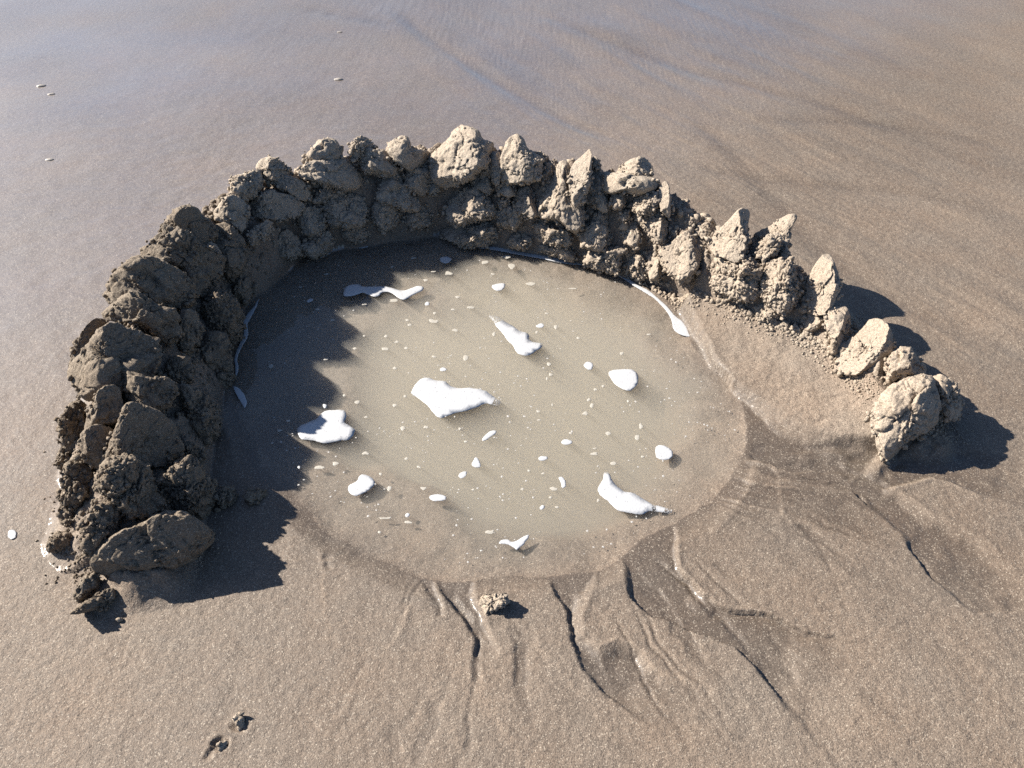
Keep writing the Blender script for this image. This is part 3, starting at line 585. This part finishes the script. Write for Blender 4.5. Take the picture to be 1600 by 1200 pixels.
mound('pale shark-fin peak leaning away beside the curved horn', [
    ('E', [(590, 390), (640, 340), (680, 290), (740, 230), (780, 175), (840, 178), (850, 210), (835, 260), (830, 350), (820, 430), (780, 480), (740, 480), (690, 450), (640, 440)], 'spike'),
    ('E', [(580, 420), (640, 440), (690, 460), (650, 590), (560, 680), (500, 640), (480, 580), (550, 480)], 'crumbly', dict(dy=.04))], GR)
mound('curved horn-shaped peak with a bent tip', [
    ('E', [(830, 430), (850, 370), (900, 320), (980, 290), (1040, 240), (1100, 210), (1145, 215), (1135, 250), (1100, 300), (1085, 370), (1050, 430), (1000, 480), (950, 500), (890, 480), (860, 460)], 'spike', dict(dy=.06)),
    ('E', [(890, 420), (950, 360), (1010, 330), (1060, 340), (1040, 400), (1000, 450), (950, 490), (900, 470)], 'crumbly', dict(dy=.0))], GR)
mound('crumbly pointed heap in front of the curved horn', [
    ('E', [(940, 560), (960, 530), (1010, 490), (1060, 440), (1080, 410), (1110, 460), (1125, 530), (1120, 580), (1140, 640), (1140, 700), (1110, 770), (1050, 790), (980, 760), (920, 700), (930, 620)], 'crumbly'),
    ('E', [(620, 470), (700, 450), (770, 490), (840, 490), (930, 500), (940, 560), (900, 620), (870, 700), (800, 720), (700, 690), (600, 660), (650, 590)], 'crumbly'),
    ('E', [(690, 760), (750, 720), (820, 740), (850, 800), (840, 850), (780, 880), (720, 830)], 'crumbly'),
    ('E', [(850, 780), (900, 740), (1000, 760), (1060, 800), (1040, 850), (1000, 900), (950, 930), (880, 900), (855, 850)], 'crumbly'),
    ('E', [(1000, 900), (1060, 800), (1120, 780), (1160, 700), (1185, 780), (1180, 900), (1160, 1000), (1080, 1030), (1010, 980)], 'crumbly', dict(dy=.03)),
    ('E', [(950, 960), (1000, 920), (1040, 950), (1010, 1000), (970, 990)], 'crumbly')], GR)
mound('single sharp spike of pale sand on a dark crumbling base', [
    ('E', [(1200, 680), (1210, 610), (1250, 540), (1290, 490), (1330, 458), (1360, 500), (1390, 570), (1410, 660), (1380, 720), (1340, 770), (1280, 800), (1220, 780)], 'spike', dict(thick=.8)),
    ('E', [(1180, 900), (1190, 830), (1240, 795), (1300, 800), (1335, 850), (1310, 900), (1250, 930), (1190, 940)], 'round'),
    ('E', [(1320, 830), (1370, 780), (1430, 785), (1470, 820), (1475, 930), (1450, 1020), (1400, 1100), (1350, 1060), (1360, 970), (1320, 900)], 'lump', dict(k=.3)),
    ('E', [(1185, 1000), (1200, 960), (1280, 950), (1360, 980), (1370, 1040), (1340, 1070), (1260, 1040), (1190, 1030)], 'crumbly')], GR)
mound('hooked streaked mound after the single spike', [
    ('F', [(430, 520), (480, 440), (540, 370), (600, 320), (640, 265), (700, 270), (760, 320), (780, 400), (760, 480), (700, 510), (640, 540), (560, 590), (490, 570), (440, 560)], 'spike', dict(thick=.9, k=-.1))], GR)
mound('rounded mound with a wedge clod, last but one on the sunlit run', [
    ('F', [(540, 660), (590, 600), (650, 540), (710, 510), (750, 530), (750, 600), (720, 680), (640, 690), (560, 680)], 'slab', dict(k=-.1)),
    ('F', [(730, 510), (780, 460), (840, 443), (900, 465), (950, 530), (990, 600), (930, 615), (860, 620), (800, 640), (750, 600)], 'lump', dict(k=.1)),
    ('F', [(430, 800), (480, 740), (560, 700), (640, 690), (700, 700), (690, 780), (650, 840), (560, 840), (470, 850)], 'crumbly', dict(thick=.7))], GR)
mound('big smooth rounded mound ending the sunlit wall run', [
    ('F', [(650, 850), (690, 780), (740, 710), (800, 660), (870, 625), (960, 620), (1030, 640), (1060, 700), (1090, 760), (1080, 850), (1000, 930), (900, 960), (840, 1000), (780, 1050), (740, 1080), (700, 1040), (680, 930)], 'round', dict(k=.05, thick=.9)),
    ('F', [(1030, 640), (1090, 625), (1150, 655), (1195, 730), (1215, 800), (1200, 870), (1140, 880), (1090, 830), (1060, 720)], 'crumbly', dict(k=.1)),
    ('F', [(740, 1050), (790, 980), (840, 1000), (830, 1030), (760, 1080)], 'crumbly', G)], GR)
SC = 'loose clods on the sand'
mound('small crumbly clod on the pale shelf by the tilted block', [('E', [(380, 790), (420, 740), (480, 700), (520, 740), (500, 790), (430, 815)], 'crumbly', G), ('E', [(270, 600), (330, 590), (400, 600), (420, 640), (340, 670), (280, 640)], 'crumbly', G)], SC, 'sand clod', 'sand_clod')
mound('tiny knob of sand alone on the shelf before the single spike', [('F', [(258, 545), (290, 515), (330, 535), (352, 590), (310, 598), (275, 575)], 'crumbly', G)], SC, 'sand clod', 'sand_clod')
mound('knobbly pale sand clod lying alone at the mouth of a runnel', [('P', [(742, 948), (750, 936), (768, 930), (790, 928), (796, 938), (788, 948), (770, 955), (762, 961), (750, 960)], 'crumbly', dict(ground=True, thick=.5))], SC, 'sand clod', 'sand_clod')
mound('two small bumps of sand inside the big end mound', [('F', [(520, 960), (545, 940), (570, 955), (560, 970), (530, 972)], 'round', G), ('F', [(600, 960), (630, 935), (660, 955), (645, 978), (610, 978)], 'round', G)], SC, 'sand clod', 'sand_clod')
mound('tiny pebble of sand on flat beach below the low clods', [('P', [(180, 968), (186, 964), (193, 966), (192, 971), (184, 973)], 'round', G)], SC, 'sand clod', 'sand_clod')
mound('rough lumps thrown up beside the small scuffed hole', [('P', [(366, 1128), (374, 1118), (382, 1124), (381, 1136), (372, 1140)], 'crumbly', dict(ground=True, thick=.35, al=80)), ('P', [(338, 1166), (345, 1158), (354, 1160), (352, 1170), (342, 1174)], 'crumbly', dict(ground=True, thick=.35, al=80))], SC, 'sand clod', 'sand_clod')

# crumbs fallen from the clods: nobody could count them
V0, F0 = ico(1); VV, FF, DM = [], [], []
for i, (p, r, mt) in enumerate(CRUMB):
    q = V0 * (r * rng.uniform(.5, 1.4, (len(V0), 1))) * rng.uniform(.7, 1.2, 3); VV.append(q + p); FF.append(F0 + i * len(V0)); DM.append(mt is M_DAMP_SHADE)
for _ in range(380):          # on the ground along the wall's foot
    i = rng.integers(0, len(WP) - 1); tt = rng.random(); b_ = WP[i] + (WP[i + 1] - WP[i]) * tt; e = WP[i + 1] - WP[i]; nrm = np.array([-e[1], e[0]]) / np.hypot(*e)
    wd = WW[i]; off = rng.choice([-abs(rng.normal(0, .02)), wd * .95 + abs(rng.normal(0, .03))]); p = b_ + nrm * off; VV.append(None); FF.append((p, rng.uniform(.002, .006)))
for _ in range(1500):         # slumped rubble on the shelf below the sunlit run
    i = rng.integers(11, len(WP) - 2); b_ = WP[i] + (WP[i + 1] - WP[i]) * rng.random(); e = WP[i + 1] - WP[i]; nrm = np.array([-e[1], e[0]]) / np.hypot(*e)
    dd_ = abs(rng.normal(0, .035)); VV.append(None); FF.append((b_ - nrm * dd_, float(np.exp(rng.uniform(math.log(.002), math.log(.013)))) * math.exp(-dd_ / .06)))
for _ in range(5200):         # lodged between the clods
    i = rng.integers(0, len(WP) - 1); b_ = WP[i] + (WP[i + 1] - WP[i]) * rng.random(); e = WP[i + 1] - WP[i]; nrm = np.array([-e[1], e[0]]) / np.hypot(*e)
    VV.append(None); FF.append((b_ + nrm * WW[i] * rng.uniform(.03, .97), float(np.exp(rng.uniform(math.log(.003), math.log(.017))))))
gpt = [(k_, f_) for k_, (v_, f_) in enumerate(zip(VV, FF)) if v_ is None]
zz = terrain(np.array([f_[0][0] for _, f_ in gpt]), np.array([f_[0][1] for _, f_ in gpt]))[0]
VV = [v_ for v_ in VV if v_ is not None]; FF = FF[:len(VV)]; base_n = len(VV)
for j, ((_, (p, r)), z_) in enumerate(zip(gpt, zz)):
    if z_ < ZW + .002: continue
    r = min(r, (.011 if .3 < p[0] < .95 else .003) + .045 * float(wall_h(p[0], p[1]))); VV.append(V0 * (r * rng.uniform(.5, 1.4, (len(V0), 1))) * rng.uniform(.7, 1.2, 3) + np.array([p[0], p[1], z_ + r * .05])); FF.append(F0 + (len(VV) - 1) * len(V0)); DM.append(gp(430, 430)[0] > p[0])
me = mesh_np('sand_crumbs', np.concatenate(VV), np.concatenate(FF), M_CLOD); me.materials.append(M_DAMP_SHADE); me.polygons.foreach_set('material_index', np.repeat(np.array(DM, np.int32), len(F0)))
tag(link('sand_crumbs', me), 'loose crumbs of sand strewn over the wall', 'sand crumbs', kind='stuff')

# ------------------------------------------------------------------ foam
def foam(name, pts, label, mat=M_FOAM, group=None, z=ZW, t=.0008, st=None, cat='foam', smooth=2):
    P = chaikin(gps(pts, z), smooth); P = P + .0016 * np.c_[fbm2(P[:, 0], P[:, 1], .012, 2, 7), fbm2(P[:, 0], P[:, 1], .012, 2, 8)]; c = P.mean(0); lo, hi = P.min(0), P.max(0); st = st or max(.003, min(hi - lo) / 9)
    X, Y = np.meshgrid(np.arange(lo[0], hi[0], st), np.arange(lo[1], hi[1], st)); X, Y = X.ravel(), Y.ravel(); sd = poly_sd(X, Y, P); k = sd > st * .45
    allp = [Vector((float(a), float(b))) for a, b in P] + [Vector((float(a), float(b))) for a, b in zip(X[k], Y[k])]; n = len(P)
    r = mgeo.delaunay_2d_cdt(allp, [(i, (i + 1) % n) for i in range(n)], [], 1, 1e-6); vs = np.array([v[:] for v in r[0]]); fs = [tuple(f) for f in r[2]]
    s = np.maximum(poly_sd(vs[:, 0], vs[:, 1], P), 0); s[:n] = 0
    h = t * (1 - np.exp(-s / .0022)) * (1 + .35 * fbm2(vs[:, 0], vs[:, 1], .012, 2, 3)) + .0004
    top = [(a - c[0], b - c[1], .0006 + hh) for (a, b), hh in zip(vs, h)]; bot = [(a - c[0], b - c[1], .0006) for a, b in P]; N = len(top)
    fs = fs + [((i + 1) % n, i, N + i, N + (i + 1) % n) for i in range(n)] + [tuple(range(N + n - 1, N - 1, -1))]
    me = bpy.data.meshes.new(name); me.from_pydata(top + bot, [], fs); bm = bmesh.new(); bm.from_mesh(me); bmesh.ops.recalc_face_normals(bm, faces=bm.faces); bm.to_mesh(me); bm.free()
    at_ = me.attributes.new('inset', 'FLOAT', 'POINT'); at_.data.foreach_set('value', np.r_[s / min(.0028, .35 * s.max() + 1e-6), np.zeros(n)].astype(np.float32))
    me.polygons.foreach_set('use_smooth', [len(p.vertices) == 3 for p in me.polygons]); me.materials.append(mat)
    return tag(link(name, me, None, (c[0], c[1], z)), label, cat, group)
GF = 'foam patches afloat on the pool'
FOAMS = [
    ('Z3', [(705, 385), (720, 350), (760, 338), (805, 336), (825, 352), (870, 352), (930, 348), (1000, 355), (1050, 375), (1090, 378), (1150, 355), (1185, 346), (1212, 358), (1205, 378), (1150, 400), (1105, 430), (1075, 438), (1045, 420), (1010, 392), (975, 385), (945, 390), (930, 412), (900, 417), (850, 400), (828, 388), (790, 405), (740, 415), (705, 412)], 'long snake-shaped white foam patch nearest the shaded far wall'),
    ('Z4', [(172, 535), (185, 530), (235, 540), (280, 575), (345, 610), (375, 635), (410, 637), (430, 655), (422, 680), (450, 700), (505, 705), (518, 715), (490, 745), (450, 770), (420, 788), (385, 782), (345, 765), (330, 720), (290, 690), (265, 645), (230, 610), (205, 570)], 'spearhead-shaped white foam patch with a long thin tail'),
    ('P', [(641, 619), (645, 606), (654, 594), (667.5, 589), (679, 595), (695, 595), (704, 604), (715, 607), (735, 606), (750, 608), (760, 611), (768, 617), (773, 622), (782, 625), (784, 630), (777, 635), (767, 632), (759, 630), (747, 636), (730, 642), (720, 644), (710, 646), (698, 651), (687, 655), (677, 647), (670, 635), (657, 626), (650, 620)], 'largest white foam patch, in the middle of the pool'),
    ('Z5', [(412, 280), (440, 258), (490, 240), (545, 215), (560, 190), (600, 168), (650, 163), (710, 163), (726, 190), (722, 220), (705, 240), (740, 258), (775, 280), (782, 300), (765, 330), (740, 350), (690, 355), (640, 365), (600, 375), (560, 368), (510, 350), (450, 352), (430, 335)], 'wide cap-shaped white foam patch at the edge of the wall shadow'),
    ('Z5', [(733, 650), (745, 630), (795, 610), (802, 580), (825, 565), (860, 572), (895, 595), (905, 625), (885, 655), (845, 680), (790, 703), (760, 698), (738, 672)], 'bean-shaped white foam patch over shallow sand'),
    ('Z4', [(918, 890), (945, 873), (1000, 868), (1080, 868), (1110, 900), (1112, 950), (1090, 985), (1050, 1007), (1010, 995), (960, 960), (935, 925)], 'shield-shaped white foam patch toward the sunlit shelf'),
    ('Z4', [(765, 845), (780, 825), (805, 820), (828, 838), (825, 865), (810, 875), (785, 868)], 'small round foam dot beside the shield-shaped patch'),
    ('Z4', [(467, 597), (495, 580), (520, 588), (522, 602), (500, 612), (475, 608)], 'tiny oval foam spot past the tip of the spearhead patch'),
    ('Z4', [(188, 350), (215, 335), (275, 330), (282, 350), (265, 372), (230, 383), (205, 370)], 'small rounded foam patch above the spearhead patch'),
    ('Z3', [(1305, 180), (1325, 165), (1370, 165), (1385, 180), (1370, 205), (1335, 208), (1312, 195)], 'small oval foam patch closest to the far waterline'),
    ('Z6', [(890, 560), (905, 547), (930, 560), (945, 605), (1000, 660), (1025, 675), (1080, 680), (1130, 715), (1190, 750), (1260, 770), (1315, 785), (1320, 805), (1295, 812), (1250, 800), (1165, 795), (1150, 820), (1080, 812), (1000, 800), (960, 780), (925, 735), (880, 710), (853, 675), (860, 640), (890, 600)], 'bird-shaped white foam patch by the outflow runnel'),
    ('Z6', [(1213, 400), (1235, 382), (1270, 382), (1310, 405), (1333, 440), (1310, 470), (1265, 478), (1225, 465), (1215, 440)], 'round white foam patch in the shallows above the bird-shaped one'),
    ('Z6', [(130, 350), (150, 320), (190, 290), (222, 290), (222, 310), (185, 335), (145, 362)], 'slanting lozenge of foam below the largest patch'),
    ('Z6', [(625, 360), (650, 345), (695, 350), (698, 370), (665, 385), (635, 378)], 'small oval foam spot alone in the murky water'),
    ('Z6', [(485, 462), (505, 450), (545, 452), (547, 468), (515, 485), (490, 478)], 'small foam spot between the lozenge and the crescent'),
    ('Z6', [(608, 585), (630, 578), (655, 605), (660, 640), (640, 655), (627, 645), (630, 615)], 'little crescent of foam standing on end'),
    ('Z6', [(70, 490), (95, 450), (120, 480), (127, 522), (95, 527), (70, 515)], 'teardrop-shaped foam spot under the slanting lozenge'),
    ('Z5', [(1422, 575), (1435, 555), (1480, 545), (1478, 580), (1440, 597)], 'square-cornered foam spot next to the teardrop spot'),
    ('Z5', [(1240, 710), (1265, 690), (1310, 687), (1355, 705), (1345, 728), (1295, 737), (1255, 730)], 'flat ellipse of foam between the bean-shaped patch and mid-pool'),
    ('Z6', [(235, 990), (265, 970), (300, 975), (320, 992), (360, 975), (415, 940), (433, 945), (405, 990), (370, 1025), (350, 1042), (325, 1020), (290, 1000), (245, 1005)], 'tick-shaped foam patch nearest the near rim'),
    ('Z6', [(485, 775), (505, 755), (528, 760), (525, 780), (500, 790)], 'small foam blob under the crescent of foam'),
    ('Z3', [(1305, 868), (1330, 855), (1357, 865), (1345, 882), (1315, 882)], 'small foam spot just above the largest patch'),
    ('Z3', [(475, 440), (500, 425), (522, 432), (505, 448), (480, 452)], 'small foam spot in the wall shadow by the snake patch'),
    ('Z5', [(572, 130), (585, 122), (605, 132), (600, 152), (585, 155)], 'small foam spot just off the cap-shaped patch'),
    ('Z5', [(415, 520), (430, 512), (442, 522), (430, 535)], 'round foam dot in shadow near the dark rim'),
    ('Z5', [(1092, 820), (1110, 803), (1128, 815), (1115, 837), (1098, 832)], 'round foam dot below the flat ellipse of foam'),
    ('Z3', [(1213, 460), (1230, 445), (1250, 455), (1240, 472), (1220, 472)], 'small foam dot off the tail of the snake patch'),
]
for f, pts, lab in FOAMS: foam('foam_patch', fr(f, pts), lab, group=GF)
GE = 'foam lines along the waterline'
foam('foam_line', fr('Z4', [(0, 60), (70, 92), (150, 100), (230, 105), (330, 125), (430, 145), (530, 160), (640, 180), (700, 200), (760, 205), (830, 235), (920, 250), (1000, 270), (1060, 310), (1110, 345), (1180, 380), (1240, 430), (1300, 485), (1340, 540), (1390, 570), (1440, 660),
     (1425, 668), (1370, 655), (1325, 620), (1320, 570), (1290, 512), (1240, 457), (1190, 412), (1120, 372), (1060, 335), (1010, 300), (960, 276), (900, 258), (800, 233), (740, 215), (690, 216), (620, 203), (540, 187), (440, 168), (350, 152), (230, 127), (100, 112), (20, 84)]), 'long white foam line along the sunlit waterline', group=GE, smooth=1, st=.0022)
foam('foam_line', fr('Z4', [(1510, 785), (1555, 775), (1600, 845), (1612, 885), (1560, 838)]), 'short foam wedge at the corner of the pale shelf', group=GE, st=.0022)
def strip(pts, w):
    P = np.array(pts, float); d = np.gradient(P, axis=0); d /= np.hypot(*d.T)[:, None]; n_ = np.c_[-d[:, 1], d[:, 0]]; ww = np.array([w * (.6 + .8 * rng.random()) for _ in P])[:, None]; ww[0] *= .3; ww[-1] *= .3
    return [tuple(p) for p in P + n_ * ww / 2] + [tuple(p) for p in (P - n_ * ww / 2)[::-1]]
foam('foam_line', fr('A', strip([(1035, 500), (1012, 548), (984, 584), (966, 622), (976, 670), (948, 720), (924, 775), (934, 830), (920, 880)], 20)), 'thin wavering foam line in shade under the wall', group=GE, smooth=1, st=.0022)
foam('foam_line', fr('A', [(908, 905), (950, 925), (982, 980), (968, 1022), (950, 990), (925, 950)]), 'short foam streak in shade below the wavering line', group=GE, st=.0022)
foam('foam_line', fr('C', [(630, 972), (700, 958), (785, 932), (792, 946), (740, 970), (680, 982)]), 'slim foam streak in shade at the far bend', group=GE, st=.0022)
foam('foam_line', fr('C', [(1020, 862), (1100, 850), (1165, 825), (1168, 845), (1110, 870), (1050, 877)]), 'slim foam streak in shade next to the foam ring', group=GE, st=.0022)
ring = [(965 + 62 * math.cos(a), 887 + 22 * math.sin(a)) for a in np.linspace(.2, 5.9, 16)]
foam('foam_line', fr('C', strip(ring, 11)), 'small looped ring of foam in the far shade', group=GE, smooth=1, st=.0022)
# small translucent flecks big enough to count
FL = [('Z3', 1105, 562, 14, 8), ('Z3', 1122, 590, 18, 9), ('Z3', 1040, 700, 15, 8), ('Z3', 970, 741, 30, 11), ('Z3', 1100, 735, 12, 8), ('Z3', 1275, 567, 30, 16), ('Z3', 1500, 482, 26, 8), ('Z3', 1410, 627, 16, 8), ('Z3', 1275, 518, 10, 7), ('Z3', 1470, 800, 17, 17), ('Z3', 1272, 790, 14, 7),
      ('Z3', 780, 738, 12, 7), ('Z3', 838, 660, 9, 7), ('Z3', 972, 662, 12, 7), ('Z3', 1028, 862, 12, 9), ('Z3', 835, 463, 24, 6), ('Z3', 1020, 440, 32, 12), ('Z3', 1392, 497, 16, 6), ('Z3', 1420, 418, 14, 7), ('Z3', 1218, 312, 15, 8), ('Z3', 1362, 270, 24, 13), ('Z3', 1270, 258, 16, 6), ('Z3', 1145, 173, 18, 6),
      ('Z3', 600, 275, 14, 8), ('Z3', 440, 355, 14, 8), ('Z3', 638, 562, 16, 9), ('Z3', 252, 850, 15, 12), ('Z3', 792, 1075, 17, 10), ('Z3', 1026, 1092, 15, 11), ('Z3', 598, 806, 18, 7), ('Z3', 1092, 1038, 11, 8), ('Z3', 1010, 228, 10, 8), ('Z3', 545, 495, 18, 7),
      ('Z4', 30, 800, 16, 20), ('Z4', 208, 648, 9, 16), ('Z4', 595, 605, 11, 14), ('Z4', 735, 672, 12, 9), ('Z4', 550, 836, 14, 13), ('Z4', 562, 902, 14, 12), ('Z4', 540, 928, 9, 8), ('Z4', 153, 202, 24, 10), ('Z4', 286, 168, 26, 10), ('Z4', 320, 225, 24, 18), ('Z4', 440, 335, 32, 11), ('Z4', 198, 274, 16, 9), ('Z4', 65, 482, 26, 7), ('Z4', 890, 975, 11, 7), ('Z4', 843, 996, 12, 7), ('Z4', 1007, 772, 16, 9), ('Z4', 700, 365, 28, 6), ('Z4', 1175, 650, 26, 6), ('Z4', 535, 520, 12, 5), ('Z4', 475, 638, 10, 7),
      ('Z6', 822, 136, 15, 18), ('Z6', 776, 188, 22, 13), ('Z6', 484, 172, 13, 10), ('Z6', 488, 226, 12, 6), ('Z6', 572, 132, 9, 7), ('Z6', 688, 308, 12, 9), ('Z6', 920, 310, 16, 11), ('Z6', 1127, 265, 13, 18), ('Z6', 1105, 332, 13, 19), ('Z6', 842, 438, 32, 11), ('Z6', 836, 404, 14, 7), ('Z6', 950, 498, 18, 11), ('Z6', 582, 657, 26, 15), ('Z6', 518, 562, 12, 7), ('Z6', 425, 543, 9, 8), ('Z6', 385, 660, 11, 8), ('Z6', 602, 772, 11, 10), ('Z6', 560, 713, 9, 8), ('Z6', 80, 660, 11, 7), ('Z6', 32, 360, 12, 8), ('Z6', 186, 926, 25, 15), ('Z6', 858, 730, 10, 15), ('Z6', 1046, 108, 9, 11), ('Z6', 800, 100, 11, 8), ('Z6', 1138, 455, 11, 9),
      ('Z5', 1078, 278, 18, 16), ('Z5', 1220, 272, 17, 11), ('Z5', 848, 436, 19, 13), ('Z5', 1100, 466, 12, 9), ('Z5', 1176, 522, 14, 12), ('Z5', 1211, 655, 17, 12), ('Z5', 792, 115, 17, 10), ('Z5', 710, 72, 9, 9), ('Z5', 850, 210, 13, 6), ('Z5', 990, 655, 18, 16), ('Z5', 940, 563, 11, 8), ('Z5', 1436, 281, 11, 10), ('Z5', 556, 523, 28, 10), ('Z5', 660, 500, 20, 12), ('Z5', 305, 292, 16, 10), ('Z5', 362, 233, 15, 10), ('Z5', 262, 369, 10, 7), ('Z5', 960, 840, 46, 7), ('Z5', 1115, 865, 26, 10), ('Z5', 930, 930, 14, 7)]
for f, x, y, rx, ry in FL:
    a0 = rng.uniform(0, 6.28); pts = [(x + rx * (1 + .25 * rng.normal()) * math.cos(a), y + ry * (1 + .25 * rng.normal()) * math.sin(a)) for a in np.linspace(0, 2 * math.pi, 9)[:-1]]
    foam('foam_fleck', fr(f, pts), 'small tan fleck of thin foam floating on the pool', M_FLECK, 'small tan foam flecks on the pool', t=.0006, smooth=1, st=.0016)
VV, FF = [], []; base = np.array([(math.cos(a), math.sin(a)) for a in np.linspace(0, 2 * math.pi, 7)[:-1]])
tries = 0
while len(VV) < 650 and tries < 14000:
    tries += 1; u, v = rng.uniform(420, 1150), rng.uniform(385, 880); p = gp(u, v, ZW); sdv = float(poly_sd(np.array([p[0]]), np.array([p[1]]), SHP)[0])
    if sdv < .03 or vn2(np.array([p[0] / .12]), np.array([p[1] / .12]), 9)[0] < -.15: continue
    r = float(np.exp(rng.uniform(math.log(.0008), math.log(.0034)))); q = base * r * rng.uniform(.6, 1.3, (6, 1)) * np.array([1, rng.uniform(.6, 1.2)]) + p; i0 = len(VV) * 7
    VV.append(np.r_[np.c_[q, np.full(6, ZW + .0006)], [[p[0], p[1], ZW + .0018]]]); FF += [(i0 + i, i0 + (i + 1) % 6, i0 + 6) for i in range(6)]
tag(link('foam_specks', mesh_np('foam_specks', np.concatenate(VV), np.array(FF), M_SPECK)), 'tiny specks of foam scattered over the pool water', 'foam', kind='stuff')
c = gp(19, 836); g_ = ground_z(*c)
foam('foam_patch', [(12, 836), (14, 829), (20, 827), (27, 831), (26, 840), (19, 844), (14, 842)], 'lone foam bubble on open sand outside the shaded wall', z=g_ + .001)

# ------------------------------------------------------------------ shells lying on the far sand
def shell(u, v, wpx, label, ang):
    p = gp(u, v); s = wpx * np.hypot(np.hypot(*p), CAM_H) / 1400 / 2; D, Fc = ico(3); X = D * np.array([s, s * .55, s * .30]); X[:, 2] += s * .05 * np.cos(14 * np.arctan2(D[:, 1], D[:, 0] + 1.2)) * (D[:, 2] > 0)
    X = X + D * (.08 * s * fbm3(D + u, .7, 2, 4))[:, None]; ca, sa = math.cos(ang), math.sin(ang); X = np.c_[X[:, 0] * ca - X[:, 1] * sa, X[:, 0] * sa + X[:, 1] * ca, X[:, 2]]
    o_ = link('shell', mesh_np('shell', X, Fc, M_SHELL), None, (p[0], p[1], ground_z(*p) + s * .0)); tag(o_, label, 'shell', 'shells on the far sand')
shell(65, 136, 13, 'pale shell, upper of the close pair on the far sand', .3); shell(81, 149, 11, 'pale shell, lower of the close pair on the far sand', .2)
shell(78, 251, 13, 'pale shell by itself on the sand beyond the shaded wall', .1); shell(529, 125, 15, 'pale shell on the sand far behind the blunt-topped mound', 0)
shell(531, 50, 9, 'small shell on the wet blue-shining sand at the top', .1)
